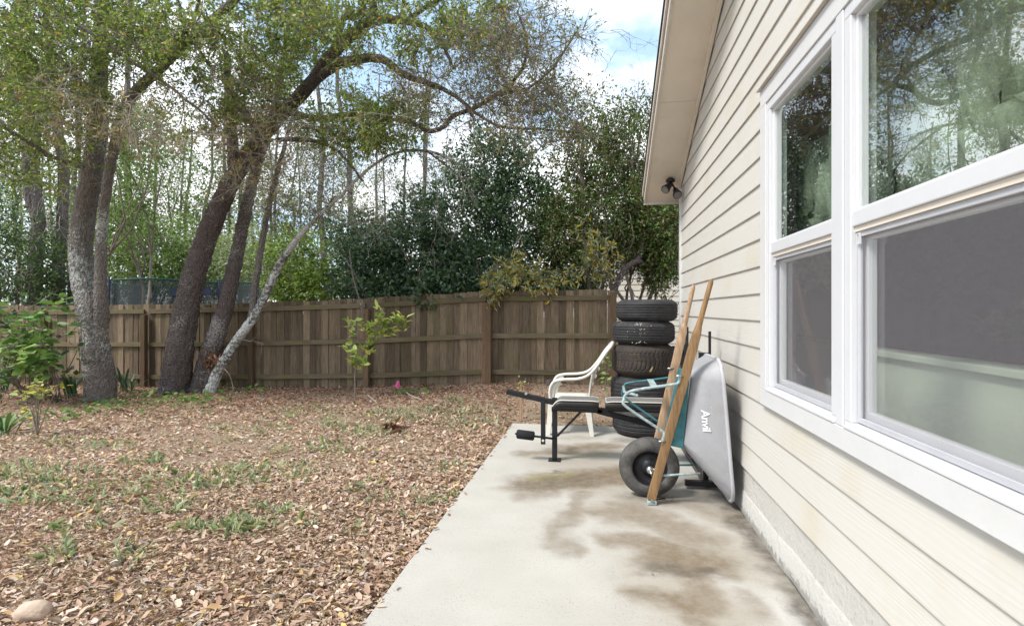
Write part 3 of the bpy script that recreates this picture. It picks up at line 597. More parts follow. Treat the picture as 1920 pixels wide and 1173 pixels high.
# flood lights under the soffit
fl = empty('flood_light', (.93, 6.75, 3.1), 'black twin-head flood light under the eave corner', 'light')
MB().lathe([(0, .0), (.055, .0), (.055, .03), (.03, .05), (0, .05)], 16, (.90, 6.88, rake_z(6.88) - .055)).build('mount', M['iron'], fl, True)
for dx, dy, c in ((-.5, -.5, (.86, 6.80, 3.0)), (.1, -.65, (.96, 6.80, 2.93))):
    c = Vector(c); d = Vector((dx, dy, -.6)).normalized()
    hd = MB().tube([c - d * .08, c - d * .05, c, c + d * .06, c + d * .075], [.02, .034, .040, .056, .054], 16).build('lamp_head', M['iron'], fl, True)
    MB().tube([c + d * .0765, c + d * .079], [.046, .046], 16).build('lens', M['pad'], hd)
    MB().tube([c - d * .06, Vector((.90, 6.88, rake_z(6.88) - .04))], .012, 8).build('arm', M['iron'], fl, True)

# ------------------------------------------------------------------ wooden fence
FY = 9.72
PX = [.28, -1.98, -4.36, -6.78, -9.20, -11.62, -14.04, -16.46]
fence = empty('wooden_fence', (-4, FY, 0), 'weathered six-foot wooden privacy fence across the back of the yard', 'fence')
FH = 1.73
bmeshes = []
def board_mesh(wd, ear):
    mb = MB(); h = FH; t = .017
    out = [(-wd / 2, 0), (wd / 2, 0), (wd / 2, h - ear[1]), (wd / 2 - ear[0], h - .002), (-wd / 2 + ear[2], h), (-wd / 2, h - ear[3])]
    n = len(out); mb.add([(x, 0, z) for x, z in out] + [(x, t, z) for x, z in out], [tuple(range(n)), tuple(reversed(range(n, 2 * n)))] + [(i, n + i, n + (i + 1) % n, (i + 1) % n) for i in range(n)])
    return mb.mesh('board')
rb = random.Random(11)
for wd in (.136, .128, .142, .095):
    for q in range(3):
        me = board_mesh(wd, [rb.uniform(.004, .022) for _ in range(4)]); me.materials.append(M['board']); bmeshes.append((wd, me))
x = PX[0] + .03
while x > PX[-1]:
    wd, me = rb.choice(bmeshes); xc = x - wd / 2; zg = float(ground_z(xc, FY)) - .02
    b = bpy.data.objects.new('board', me); COL.objects.link(b); b.parent = fence; b.matrix_parent_inverse = inv_of(fence)
    b.location = (xc, FY + (.012 if int(x * 7) % 2 else 0) + rb.uniform(0, .006), zg + rb.uniform(-.015, .012)); b.rotation_euler = (rb.uniform(-.006, .006), rb.uniform(-.006, .006), rb.uniform(-.03, .03))
    x -= wd + rb.uniform(-.010, .003)
for i, px in enumerate(PX):
    zg = float(ground_z(px, FY)); w_ = .05 if i else .055
    m = MB().box(px - w_, px + w_, FY - .135, FY - .045, zg - .2, zg + (1.50 if i else 1.66)).build('post', M['post'], fence, bevel=.006)
    if i == 1: MB().box(px - .13, px - .052, FY - .062, FY - .047, zg - .05, zg + 1.5).build('post_brace', plain('reddish_board', (.19, .11, .068), .8, var=.3, scale=10, stretch=(6, 6, 1)), fence)
for i in range(len(PX) - 1):
    a, b = PX[i], PX[i + 1]; za, zb = float(ground_z(a, FY)), float(ground_z(b, FY))
    for fr_, dz in ((.905, 0), (.51, 0), (.125, 0)):
        h = fr_ * FH; y0, y1 = FY - .044, FY - .006
        aa, bb = a - .052, b + .052
        MB().hexa([(bb, y0, zb + h - .045), (aa, y0, za + h - .045), (aa, y1, za + h - .045), (bb, y1, zb + h - .045), (bb, y0, zb + h + .045), (aa, y0, za + h + .045), (aa, y1, za + h + .045), (bb, y1, zb + h + .045)]).build('rail', M['rail'], fence, bevel=.005)

# ------------------------------------------------------------------ neighbour's house and trampoline beyond the fence
nh = empty('neighbour_house', (4, 15, 0), 'pale neighbouring house with lap siding glimpsed behind the trees', 'house')
MB().box(-.38, 9, 14.93, 20, -.1, 3.6).build('wall', M['dark'], nh)
nm = siding_mat('neighbour_siding', (.70, .66, .58))
for i in range(22):
    za = .1 + i * .16; zt = za + .17
    MB().hexa([(-.38, 14.90, za), (9, 14.90, za), (9, 14.928, za), (-.38, 14.928, za), (-.38, 14.916, zt), (9, 14.916, zt), (9, 14.929, zt), (-.38, 14.929, zt)]).build('siding_board', nm, nh)
MB().box(-.47, -.37, 14.87, 14.97, 0, 3.6).build('corner_board', M['trim'], nh)
MB().tube([(-.60, 14.9, 0), (-.60, 14.9, 3.4)], .045, 8).build('downspout', M['fascia'], nh, True)
MB().hexa([(-.8, 14.4, 3.5), (9.4, 14.4, 3.5), (9.4, 20.4, 3.5), (-.8, 20.4, 3.5), (2, 17, 4.9), (7, 17, 4.9), (7, 17.5, 4.9), (2, 17.5, 4.9)]).build('roof', M['shingle'], nh)

def net_mat():
    m, t, b = new_mat('trampoline_net'); L = t.links
    b.inputs['Base Color'].default_value = (.055, .07, .07, 1); b.inputs['Roughness'].default_value = .8
    tr = N(t, 'ShaderNodeBsdfTransparent'); ms = N(t, 'ShaderNodeMixShader'); ms.inputs['Fac'].default_value = .72
    L.new(tr.outputs[0], ms.inputs[1]); L.new(b.outputs[0], ms.inputs[2]); L.new(ms.outputs[0], t.nodes['Material Output'].inputs['Surface']); return m
M['net'] = net_mat()
tc_ = P(325, 581, 15.0); tcx, tcy = tc_.x, tc_.y; TR = 2.25; tg = -.15; ttop = 2.24
tp = empty('trampoline', (tcx, tcy, tg), 'trampoline with dark safety net and blue poles behind the fence', 'trampoline')
blue = plain('blue_foam_sleeve', (.014, .022, .065), .6, var=.2)
n_ = 48; mb = MB()
for k in range(n_):
    a = 2 * math.pi * k / n_; sag = .05 * abs(math.sin(a * 3)) ** 2
    mb.v += [(tcx + TR * math.cos(a), tcy + TR * math.sin(a), .75), (tcx + TR * math.cos(a), tcy + TR * math.sin(a), ttop - sag)]
for k in range(n_): q = (k + 1) % n_; mb.f.append((2 * k, 2 * q, 2 * q + 1, 2 * k + 1))
mb.build('safety_net', M['net'], tp, True)
ring = [(tcx + (TR + .01) * math.cos(2 * math.pi * k / n_), tcy + (TR + .01) * math.sin(2 * math.pi * k / n_), ttop - .05 * abs(math.sin(2 * math.pi * k / n_ * 3)) ** 2) for k in range(n_ + 1)]
MB().tube(ring, .018, 6, False).build('net_rim', plain('green_rim', (.02, .12, .10), .6), tp, True)
for k in range(6):
    a = math.pi * 2 * (k + .62) / 6; px, py = tcx + (TR + .06) * math.cos(a), tcy + (TR + .06) * math.sin(a)
    MB().tube([(px, py, tg), (px, py, ttop + .03)], .032, 8).build('pole', blue, tp, True)
MB().lathe([(0, .70), (TR - .2, .70), (TR, .72), (TR + .02, .66), (TR - .2, .64)], 40, (tcx, tcy, 0)).build('jumping_mat', M['iron'], tp, True)
for du, w_ in ((337, .5), (375, .55)):
    q = P(du, 548, 13.0); MB().box(q.x - w_ / 2, q.x + w_ / 2, q.y - .01, q.y + .01, q.z - .08, q.z + .08).build('net_panel', blue, tp)

# ------------------------------------------------------------------ stack of tyres
def tyre(name, c, z0, H, R, label, mat, style, rot=0):
    t = empty(name, (c[0], c[1], z0), label, 'tyre', 'tyres stacked by the house corner')
    nseg = 288 if style == 'chevron' else 216; rows = 64
    prof = []                                          # outer profile, bottom to top: sidewall, shoulder, tread
    sh = .07 * H / .3
    for i in range(rows + 1):
        s = i / rows; zz = s * H
        e = min(zz, H - zz); r = R - (sh * (1 - min(e / (sh * 1.15), 1)) ** 2.4 * 1.0) - .012 * (2 * s - 1) ** 2
        prof.append((r, zz))
    V = np.zeros((nseg, rows + 1, 3)); th = np.arange(nseg) * 2 * math.pi / nseg
    for i, (r, zz) in enumerate(prof):
        e = min(zz, H - zz); rr = np.full(nseg, r); s = zz / H
        if e > sh * .75:
            g = np.zeros(nseg)
            lines = (.26, .38, .5, .62, .74) if style != 'chevron' else (.25, .5, .75)
            for l in lines:
                if abs(s - l) < .013: g[:] = 1
            if style == 'chevron':
                ph = th * 46 + (12 * abs(s - .5) if .25 < s < .75 else 0); lim = .30
                g = np.maximum(g, ((ph / (2 * math.pi)) % 1 < lim) * 1.0)
            elif style == 'rib':
                ph = th * 58 + 3 * math.sin(s * 20); g = np.maximum(g, (((ph / (2 * math.pi)) % 1 < .18) & (s > .28) & (s < .72)) * .45)
            else:
                ph = th * 50 + 14 * s; g = np.maximum(g, (((ph / (2 * math.pi)) % 1 < .2) & ((s < .36) | (s > .64))) * .6)
            rr = rr - g * .008
        V[:, i, 0] = rr * np.cos(th + rot); V[:, i, 1] = rr * np.sin(th + rot); V[:, i, 2] = zz
    V[:, :, 0] += c[0]; V[:, :, 1] += c[1]; V[:, :, 2] += z0
    k = rows + 1; a, b = np.meshgrid(np.arange(nseg), np.arange(rows), indexing='ij'); p = a * k + b; q = ((a + 1) % nseg) * k + b
    F = np.concatenate([np.stack([p, q, q + 1], -1).reshape(-1, 3), np.stack([p, q + 1, p + 1], -1).reshape(-1, 3)])
    link('tread', np_mesh('tread', V.reshape(-1, 3), F), t, mat)
    r0 = prof[0][0]; ri = R * .60
    for zc, sg in ((z0, 1), (z0 + H, -1)):
        pr = [(r0, zc), (r0 - .03, zc - sg * -.004), (R * .80, zc + sg * -.0), (R * .70, zc + sg * .012), (ri, zc + sg * .04), (ri + .012, zc + sg * .07), (R * .8, zc + sg * .10)]
        MB().lathe(pr, 64, (c[0], c[1], 0)).build('sidewall', mat, t, True)
    return t
TX, TY = .55, 6.60
tyre('tyre', (TX + .0, TY), .002, .33, .368, 'bottom tyre of the stack, resting on the patio', M['rubber'], 'rib')
tyre('tyre', (TX - .015, TY), .334, .365, .375, 'second tyre from the bottom of the stack, behind the bench pad', M['rubber'], 'lug', .2)
tyre('tyre', (TX - .005, TY - .005), .701, .38, .372, 'wide brownish tyre with chevron tread in the middle of the stack', M['rubber_brown'], 'chevron', .5)
tyre('tyre', (TX - .005, TY), 1.083, .262, .370, 'second tyre from the top of the stack, flecked with white specks', M['rubber'], 'rib', .9)
tyre('tyre', (TX + .035, TY + .01), 1.347, .255, .362, 'topmost tyre of the stack', M['rubber'], 'rib', .3)
# specks of dried mud on the second tyre
sp = MB()
for i in range(46):
    a = math.radians(random.choice([random.gauss(-100, 5), random.gauss(-105, 14)])); zz = random.choice([random.gauss(1.32, .012), random.gauss(1.11, .008), random.gauss(1.22, .03)]); rr = .3715; q = random.uniform(.003, .008)
    cx, cy = TX - .005 + rr * math.cos(a), TY + rr * math.sin(a); tx, ty = -math.sin(a), math.cos(a)
    sp.add([(cx - tx * q, cy - ty * q, zz), (cx + tx * q, cy + ty * q, zz - q * .4), (cx + tx * q * .4, cy + ty * q * .4, zz + q)], [(0, 1, 2)])
tag(sp.build('mud_specks', M['piping'], bpy.data.objects['tyre.003']), kind='stuff')

# ------------------------------------------------------------------ wheelbarrow stood on its nose against the wall
wb = empty('wheelbarrow', (.6, 4.36, 0), 'grey wheelbarrow with wooden handles and teal braces stood up against the wall', 'wheelbarrow')
WC = 4.36
def handle(a, b, mat):
    a, b = Vector(a), Vector(b); d = (b - a); L_ = d.length; dn = d.normalized(); up = Vector((0, 1, 0)); up = (up - dn * up.dot(dn)).normalized(); sd_ = dn.cross(up)
    secs = [(0, .030, .024), (.01, .034, .027), (.70, .034, .027), (.76, .032, .026), (.80, .022, .020), (.86, .019, .018), (.985, .018, .017), (1.0, .013, .012)]
    mb = MB(); n = 12
    for s, w_, h_ in secs:
        e = 5 if s < .77 else 2.2
        for k in range(n):
            an = 2 * math.pi * (k + .5) / n; c, q = math.cos(an), math.sin(an); den = (abs(c) ** e + abs(q) ** e) ** (1 / e)
            mb.v.append(tuple(a + dn * (L_ * s) + sd_ * (w_ * c / den) + up * (h_ * q / den)))
    for i in range(len(secs) - 1):
        for k in range(n): k2 = (k + 1) % n; mb.f.append((i * n + k, i * n + k2, (i + 1) * n + k2, (i + 1) * n + k))
    mb.f.append(tuple(range(n))); mb.f.append(tuple((len(secs) - 1) * n + k for k in range(n)))
    return autosmooth(mb.build('handle', mat, wb), 50)
HN0, HN1 = (.405, 4.19, .035), (.815, 4.03, 1.70); HF0, HF1 = (.405, 4.50, .035), (.805, 4.70, 1.69)
handle(HN0, HN1, M['handle']); handle(HF0, HF1, M['handle_pale'])
wheel = autosmooth(MB().lathe([(.128, -.030), (.132, -.044), (.142, -.054), (.165, -.060), (.190, -.058), (.196, -.052), (.214, -.046), (.228, -.026), (.2285, -.012), (.234, -.010), (.2345, .010), (.2285, .012), (.228, .026), (.214, .046), (.196, .052), (.19, .058), (.165, .060), (.142, .054), (.132, .044), (.128, .030)], 64, (.406, WC, .236), 'Y').build('wheel', plain('worn_barrow_tyre', (.085, .080, .075), .8, var=.6, scale=10, bump=.25, bscale=70), wb), 60)
MB().lathe([(.137, -.050), (.133, -.050), (.124, -.036), (.112, -.008), (.085, -.002), (.06, -.012), (.045, -.03), (.02, -.034), (0, -.034)], 40, (.406, WC, .236), 'Y').build('hub_disc', M['iron'], wheel, True)
MB().lathe([(.118, .040), (.110, .030), (.095, .012), (.05, .014), (.045, .03), (.0, .032)], 40, (.406, WC, .236), 'Y').build('hub_disc', M['iron'], wheel, True)
MB().tube([(.406, 4.17, .236), (.406, 4.56, .236)], .010, 10).build('axle', M['steel'], wb, True)
MB().lathe([(0, -.05), (.026, -.05), (.028, -.01), (.02, 0), (0, .0)], 14, (.406, 4.30, .236), 'Y').build('hub_nut', M['steel'], wheel, True)
for yy in (4.205, 4.49):
    for zz in (.20, .255, .165):
        MB().tube([(.455, yy - .02, zz), (.415, yy + .01, zz + .01)], .009, 8).build('axle_bolt', M['steel'], wb, True)
# teal nose bracket
MB().box(.375, .445, 4.155, 4.222, .002, .032).build('nose_bracket', M['teal_worn'], wb, bevel=.006)
MB().box(.375, .445, 4.47, 4.535, .002, .032).build('nose_bracket', M['teal_worn'], wb, bevel=.006)
for yy in (4.15, 4.225): MB().tube([(.41, yy, .04), (.41, yy - .004, .04)], .014, 6).build('bolt', M['steel'], wb)
MB().tube([(.40, 4.22, .015), (.52, 4.30, .012)], .006, 6).build('nose_rod', M['iron'], wb, True)
# tub: lofted rounded rectangles, base towards the handles, rim against the wall
Bb, Bt = Vector((.640, WC, .44)), Vector((.705, WC, 1.02)); Rb_, Rt_ = Vector((.985, WC, .055)), Vector((.882, WC, 1.115))
def rrect(n, hw, rr):            # points (s in 0..1, y) round a rounded rectangle in unit length
    pts = []
    for cx, cy, a0 in ((1 - rr, hw - rr * .9, 0), (rr, hw - rr * .9, 90), (rr, -hw + rr * .9, 180), (1 - rr, -hw + rr * .9, 270)):
        for k in range(n):
            a = math.radians(a0 + 90 * k / (n - 1)); pts.append((cx + rr * math.cos(a), cy + rr * .9 * math.sin(a)))
    return pts
n = 9; ring0 = rrect(n, .20, .10); ring1 = rrect(n, .335, .15)
LEV = 9; mb = MB(); Mn = len(ring0)
for l in range(LEV + 1):
    t = l / LEV
    for (s0, y0), (s1, y1) in zip(ring0, ring1):
        p0 = Bb.lerp(Bt, s0) + Vector((0, y0, 0)); p1 = Rb_.lerp(Rt_, s1) + Vector((0, y1 * (1.0 - .22 * (1 - s1) ** 2), 0))
        tt = t ** 1.0; p = p0.lerp(p1, tt); bulge = .012 * math.sin(math.pi * t); p += Vector((0, bulge * (1 if p.y > WC else -1), 0))
        p += Vector((random.gauss(0, .0012), random.gauss(0, .0022), random.gauss(0, .0012))); mb.v.append(tuple(p))
for l in range(LEV):
    for k in range(Mn): k2 = (k + 1) % Mn; a = l * Mn; mb.f.append((a + k, a + k2, a + Mn + k2, a + Mn + k))
mb.f.append(tuple(range(Mn)))
tub = mb.build('tub', M['tub'], wb, True); sm = tub.modifiers.new('solid', 'SOLIDIFY'); sm.thickness = .005; sm.offset = 0
bmod = tub.modifiers.new('bevel', 'BEVEL'); bmod.width = .03; bmod.segments = 4; bmod.limit_method = 'ANGLE'; bmod.angle_limit = math.radians(35)
rim = [Vector(mb.v[LEV * Mn + k]) for k in range(Mn)]; rim.append(rim[0])
MB().tube(rim, .014, 10, False).build('rim', plain('tub_rim', (.44, .44, .46), .4, var=.08), tub, True)
# lettering on the side wall
def side_point(s, t):              # point on the near side wall; s along the tub from nose to tail, t from base to rim
    p0 = Bb.lerp(Bt, s) + Vector((0, -.20, 0)); p1 = Rb_.lerp(Rt_, s) + Vector((0, -.335 * (1 - .22 * (1 - s) ** 2), 0)); p = p0.lerp(p1, t); p.y -= .012 * math.sin(math.pi * t); return p
c0 = side_point(.60, .40); ex = (side_point(.40, .46) - side_point(.66, .40)).normalized(); dv = (side_point(.52, .62) - side_point(.52, .40)); up_ = (dv - ex * dv.dot(ex)).normalized(); nr = ex.cross(up_).normalized()
fc = bpy.data.curves.new('lettering', 'FONT'); fc.body = 'Anvil'; fc.size = .082; fc.extrude = .0004; fc.offset = .0016; fc.align_x = 'CENTER'; fc.align_y = 'CENTER'; fc.space_character = .95
fc.materials.append(M['lettering']); ft = bpy.data.objects.new('lettering_source', fc); COL.objects.link(ft)
lm = bpy.data.meshes.new_from_object(ft.evaluated_get(bpy.context.evaluated_depsgraph_get())); bpy.data.objects.remove(ft); lm.name = 'lettering'
fo = bpy.data.objects.new('lettering', lm); COL.objects.link(fo)
cc = side_point(.50, .44)
mw = Matrix((( ex.x, up_.x, nr.x, cc.x + nr.x * .006), (ex.y, up_.y, nr.y, cc.y + nr.y * .006), (ex.z, up_.z, nr.z, cc.z + nr.z * .006), (0, 0, 0, 1)))
fo.parent = tub; fo.matrix_parent_inverse = inv_of(tub); fo.matrix_basis = mw
# teal wedges between handles and tub
for h0, h1 in ((HN0, HN1), (HF0, HF1)):
    h0, h1 = Vector(h0), Vector(h1); sgn = 1 if h0.y < WC else -1
    def on(zz): k = (zz - h0.z) / (h1.z - h0.z); return h0.lerp(h1, k)
    a, b = on(.46), on(1.0); y_ = .02 * sgn
    mb = MB(); pts = [(a.x + .03, a.y, .46), (Bb.x - .004, a.y + .01 * sgn, .44), (Bt.x - .02, b.y + .05 * sgn, 1.0), (b.x + .025, b.y, 1.0)]
    mb.add([(p[0], p[1], p[2]) for p in pts] + [(p[0], p[1] + .05 * sgn, p[2]) for p in pts], [(0, 1, 2, 3), (7, 6, 5, 4), (0, 4, 5, 1), (1, 5, 6, 2), (2, 6, 7, 3), (3, 7, 4, 0)])
    mb.build('wedge', M['teal'], wb, bevel=.004)
def smooth_path(pts, sub=6):
    out = []; pts = [Vector(p) for p in pts]
    for i in range(len(pts) - 1):
        p0, p1, p2, p3 = pts[max(i - 1, 0)], pts[i], pts[i + 1], pts[min(i + 2, len(pts) - 1)]
        for k in range(sub):
            t = k / sub; out.append(.5 * ((2 * p1) + (p2 - p0) * t + (2 * p0 - 5 * p1 + 4 * p2 - p3) * t * t + (3 * p1 - p0 - 3 * p2 + p3) * t ** 3))
    out.append(pts[-1]); return out
def Py(u, v, y):                   # point of the vertical plane Y = y seen at a pixel
    a = (u - UC) / FPX; D = y / (CT + ST * a); return P(u, v, D)
near = [Py(u, v, y) for u, v, y in ((1275, 704, 4.08), (1272, 717, 4.08), (1258, 721, 4.08), (1196, 730, 4.09), (1176, 737, 4.10), (1170, 748, 4.10), (1174, 762, 4.10), (1236, 804, 4.13), (1245, 813, 4.13), (1242, 826, 4.13))]
far = [Py(u, v, y) for u, v, y in ((1258, 690, 4.60), (1257, 704, 4.60), (1250, 708, 4.60), (1182, 717, 4.60), (1171, 722, 4.60), (1168, 732, 4.60), (1172, 746, 4.60), (1232, 789, 4.56), (1237, 794, 4.56), (1236, 806, 4.56))]
MB().tube(smooth_path(near, 4), .011, 8).build('leg_brace', M['teal_worn'], wb, True); MB().tube(smooth_path(far, 4), .009, 8).build('leg_brace', M['teal'], wb, True)
MB().bar(Py(1228, 727, 4.085), Py(1219, 711, 4.60), .05, .006).build('cross_brace', M['teal_worn'], wb)
MB().tube([Py(1195, 741, 4.09), Py(1171, 735, 4.35), Py(1169, 724, 4.60)], .011, 8).build('foot_brace', M['teal_worn'], wb, True)
for q in (near[0], far[0], near[-1], far[-1]): MB().tube([q + Vector((-.03, -.02, 0)), q + Vector((.02, -.01, 0))], .007, 6).build('bolt', M['steel'], wb, True)
MB().tube([Py(1236, 891, 4.17), Py(1313, 887, 4.20)], .009, 8).build('nose_brace', M['teal_worn'], wb, True)
MB().tube([Py(1262, 871, 4.52), Py(1300, 871, 4.50)], .009, 8).build('nose_brace', M['teal'], wb, True)

# ------------------------------------------------------------------ weight bench
wbn = empty('weight_bench', (.2, 5.27, 0), 'black weight bench with grey padded seat and foam roller on the patio', 'bench')
def pad(x0, x1, zc, th, y0, y1, droop):
    mb = MB(); nx, ny = 18, 10; top = []
    for i in range(nx + 1):
        s = i / nx; xx = x0 + (x1 - x0) * s; dz = -droop * max(0, 1 - s * 5) ** 2
        loop = []
        for k in range(16):
            a = 2 * math.pi * (k + .5) / 16; c, q = math.cos(a), math.sin(a); e = 4.5; den = (abs(c) ** e + abs(q) ** e) ** (1 / e)
            sh = 1 - .25 * max(0, 1 - s * 8) ** 2 - .2 * max(0, 1 - (1 - s) * 8) ** 2
            loop.append((xx, (y0 + y1) / 2 + (y1 - y0) / 2 * c / den * (1 - .06 * max(0, 1 - min(s, 1 - s) * 10)), zc + dz + th / 2 * sh * q / den))
        mb.v += loop
    for i in range(nx):
        for k in range(16): k2 = (k + 1) % 16; mb.f.append((i * 16 + k, i * 16 + k2, (i + 1) * 16 + k2, (i + 1) * 16 + k))
    mb.f.append(tuple(range(16))); mb.f.append(tuple(nx * 16 + k for k in range(16)))
    o = autosmooth(mb.build('pad', M['padside'], wbn), 60)
    # grey top panel and cream piping
    tp_ = MB(); ys = (y0 + .012, y1 - .012)
    for i in range(nx + 1):
        s = i / nx; xx = x0 + .008 + (x1 - x0 - .016) * s; dz = -droop * max(0, 1 - s * 5) ** 2; sh = 1 - .25 * max(0, 1 - s * 8) ** 2 - .2 * max(0, 1 - (1 - s) * 8) ** 2
        for yy in (ys[0], (y0 + y1) / 2, ys[1]): tp_.v.append((xx, yy, zc + dz + th / 2 * sh + .004 + (.004 if yy == (y0 + y1) / 2 else 0)))
    for i in range(nx):
        for k in range(2): q = i * 3 + k; tp_.f.append((q, q + 1, q + 4, q + 3))
    tp_.build('top_panel', M['pad'], o, True)
    pts = [Vector(tp_.v[i * 3]) + Vector((0, -.004, -.003)) for i in range(nx + 1)]; back = [Vector(tp_.v[i * 3 + 2]) + Vector((0, .004, -.003)) for i in range(nx, -1, -1)]
    MB().tube(pts + back + [pts[0]], .0055, 6, False).build('piping', M['piping'], o, True)
pad(-.435, .015, .572, .082, 5.12, 5.40, .05); pad(.075, .78, .572, .082, 5.12, 5.40, .0)
b = lambda a, c, w_=.05, t_=.05, nm='frame', up=(0, 0, 1): MB().bar(a, c, w_, t_, up).build(nm, M['iron'], wbn, bevel=.004)
b((-.415, 5.26, .012), (-.415, 5.26, .615), nm='front_leg'); MB().box(-.475, -.355, 5.20, 5.32, .001, .011).build('foot_plate', M['iron'], wbn, bevel=.002)
b((-.415, 5.26, .515), (.05, 5.26, .505), nm='seat_beam'); b((.0, 5.26, .50), (.86, 5.26, .30), nm='main_beam'); b((.05, 5.26, .515), (.86, 5.26, .515), .04, .03, 'back_beam')
b((-.39, 5.26, .24), (-.16, 5.26, .485), .022, .022, 'brace')
b((-.90, 5.30, .66), (-.43, 5.26, .572), nm='leg_developer_bar'); b((-.525, 5.215, .585), (-.525, 5.215, .165), .045, .025, 'leg_developer_arm')
MB().tube([(-.80, 5.20, .262), (-.40, 5.20, .225)], .011, 10).build('roller_rod', M['iron'], wbn, True)
ro = MB().tube([(-.785, 5.20, .2605), (-.775, 5.20, .26), (-.62, 5.20, .246), (-.61, 5.20, .245)], [.034, .045, .045, .034], 20).build('foam_roller', M['foam'], wbn, True)
MB().tube([(-.525, 5.199, .205), (-.525, 5.196, .205)], .013, 12).build('pin_hole', M['piping'], wbn)
MB().tube([(-.70, 5.262, .650), (-.70, 5.25, .651)], .014, 10).build('bolt', M['steel'], wbn)
# rear stand and bar rests
b((.90, 4.62, .04), (.90, 5.92, .04), nm='rear_foot'); b((.90, 5.26, .06), (.90, 5.26, .55), nm='rear_leg')
b((.72, 4.615, .045), (.99, 4.615, .045), .05, .045, 'foot_bar'); b((.90, 4.70, .06), (.90, 4.70, 1.0), .045, .045, 'upright'); b((.90, 5.85, .06), (.90, 5.85, 1.0), .045, .045, 'upright')
b((.90, 4.70, .60), (.90, 5.85, .60), .04, .04, 'cross_bar')
for yy in (4.72, 5.85):
    MB().box(.85, .945, yy - .02, yy + .02, .985, 1.12).build('bar_rest', M['iron'], wbn, bevel=.003); MB().box(.93, .948, yy - .015, yy + .015, 1.10, 1.30).build('bar_rest_post', M['iron'], wbn, bevel=.002)
MB().box(.78, .90, 5.83, 5.87, .90, 1.10).build('rest_plate', M['iron'], wbn, bevel=.003)

# ------------------------------------------------------------------ white resin chair (faces -X)
ch = empty('plastic_chair', (-.3, 6.57, 0), 'white moulded plastic armchair with lattice back behind the weight bench', 'chair')
y0, y1 = 6.33, 6.80
def leg(x0, ya, x1, yb, zt, w0, w1):
    mb = MB(); n = 6; secs = 7
    for i in range(secs):
        s = i / (secs - 1); c = Vector((x0 + (x1 - x0) * s, ya + (yb - ya) * s, zt * s)); w_ = w0 + (w1 - w0) * s
        out = [(-w_, -w_), (w_, -w_), (w_, -w_ * .3), (-w_ * .3, -w_ * .3), (-w_ * .3, w_), (-w_, w_)]
        mb.v += [tuple(c + Vector((p[0], p[1] * (1 if ya < 6.57 else -1), 0))) for p in out]
    for i in range(secs - 1):
        for k in range(n): k2 = (k + 1) % n; mb.f.append((i * n + k, i * n + k2, (i + 1) * n + k2, (i + 1) * n + k))
    mb.f.append(tuple(range(n))); mb.f.append(tuple((secs - 1) * n + k for k in range(n)))
    mb.build('leg', M['resin'], ch, bevel=.003)
leg(-.575, y0 - .01, -.535, y0 + .03, .42, .024, .04); leg(-.575, y1 + .01, -.535, y1 - .03, .42, .024, .04); leg(-.06, y0 + .0, -.125, y0 + .03, .42, .024, .04); leg(-.06, y1, -.125, y1 - .03, .42, .024, .04)
mb = MB(); nx, ny = 10, 8
for i in range(nx + 1):
    for jx in range(ny + 1):
        s, t = i / nx, jx / ny; zz = .435 - .025 * math.sin(math.pi * s) * math.sin(math.pi * t) - .05 * max(0, .18 - s) / .18; mb.v.append((-.585 + .48 * s, y0 + (y1 - y0) * t, zz))
for i in range(nx):
    for jx in range(ny): q = i * (ny + 1) + jx; mb.f.append((q, q + 1, q + ny + 2, q + ny + 1))
so = mb.build('seat', M['resin'], ch, True); q = so.modifiers.new('solid', 'SOLIDIFY'); q.thickness = .022
def ribbon(pts, wid, th, nm, axis='y'):
    """flat moulded strip: wid across, th thick"""
    pts = smooth_path(pts, 6); mb = MB(); m = len(pts)
    for i, p in enumerate(pts):
        t = (pts[min(i + 1, m - 1)] - pts[max(i - 1, 0)]).normalized(); a = Vector((0, 1, 0)); a = (a - t * a.dot(t)).normalized(); nrm_ = t.cross(a)
        for k in range(10):
            an = 2 * math.pi * (k + .5) / 10; c, s_ = math.cos(an), math.sin(an); den = (abs(c) ** 3 + abs(s_) ** 3) ** (1 / 3)
            mb.v.append(tuple(p + a * (wid / 2 * c / den) + nrm_ * (th / 2 * s_ / den)))
    for i in range(m - 1):
        for k in range(10): k2 = (k + 1) % 10; mb.f.append((i * 10 + k, i * 10 + k2, (i + 1) * 10 + k2, (i + 1) * 10 + k))
    mb.f.append(tuple(range(10))); mb.f.append(tuple((m - 1) * 10 + k for k in range(10)))
    return mb.build(nm, M['resin'], ch, True)
for ya, sg in ((y0, -1), (y1, 1)):
    ribbon([(-.545, ya + .01 * sg, .41), (-.555, ya + .02 * sg, .53), (-.51, ya + .03 * sg, .63), (-.40, ya + .035 * sg, .662), (-.22, ya + .03 * sg, .675), (-.10, ya + .01 * sg, .72), (.0, ya - .01 * sg, .83), (.10, ya - .03 * sg, .98), (.155, ya - .06 * sg, 1.045)], .066, .034, 'armrest')
    ribbon([(-.535, ya + .012 * sg, .42), (-.525, ya + .016 * sg, .50), (-.50, ya + .02 * sg, .58), (-.43, ya + .026 * sg, .635)], .030, .075, 'arm_web')
    ribbon([(-.10, ya - .015 * sg, .42), (-.085, ya - .015 * sg, .55), (-.055, ya - .015 * sg, .70), (-.02, ya - .018 * sg, .80)], .035, .02, 'back_stile')
mb = MB().tube(smooth_path([(.15, y0 + .06, 1.04), (.175, y0 + .13, 1.07), (.185, 6.565, 1.085), (.175, y1 - .13, 1.07), (.15, y1 - .06, 1.04)], 5), .022, 8).build('top_rail', M['resin'], ch, True)
back = MB()
for k in range(9):
    ya = y0 + .05 + k * (y1 - y0 - .10) / 8
    back = MB().tube([(-.10, ya, .44), (-.07, ya, .60), (0, ya, .80), (.10, ya, .97), (.165, ya, 1.06)], .010, 6); back.build('back_slat', M['resin'], ch, True)
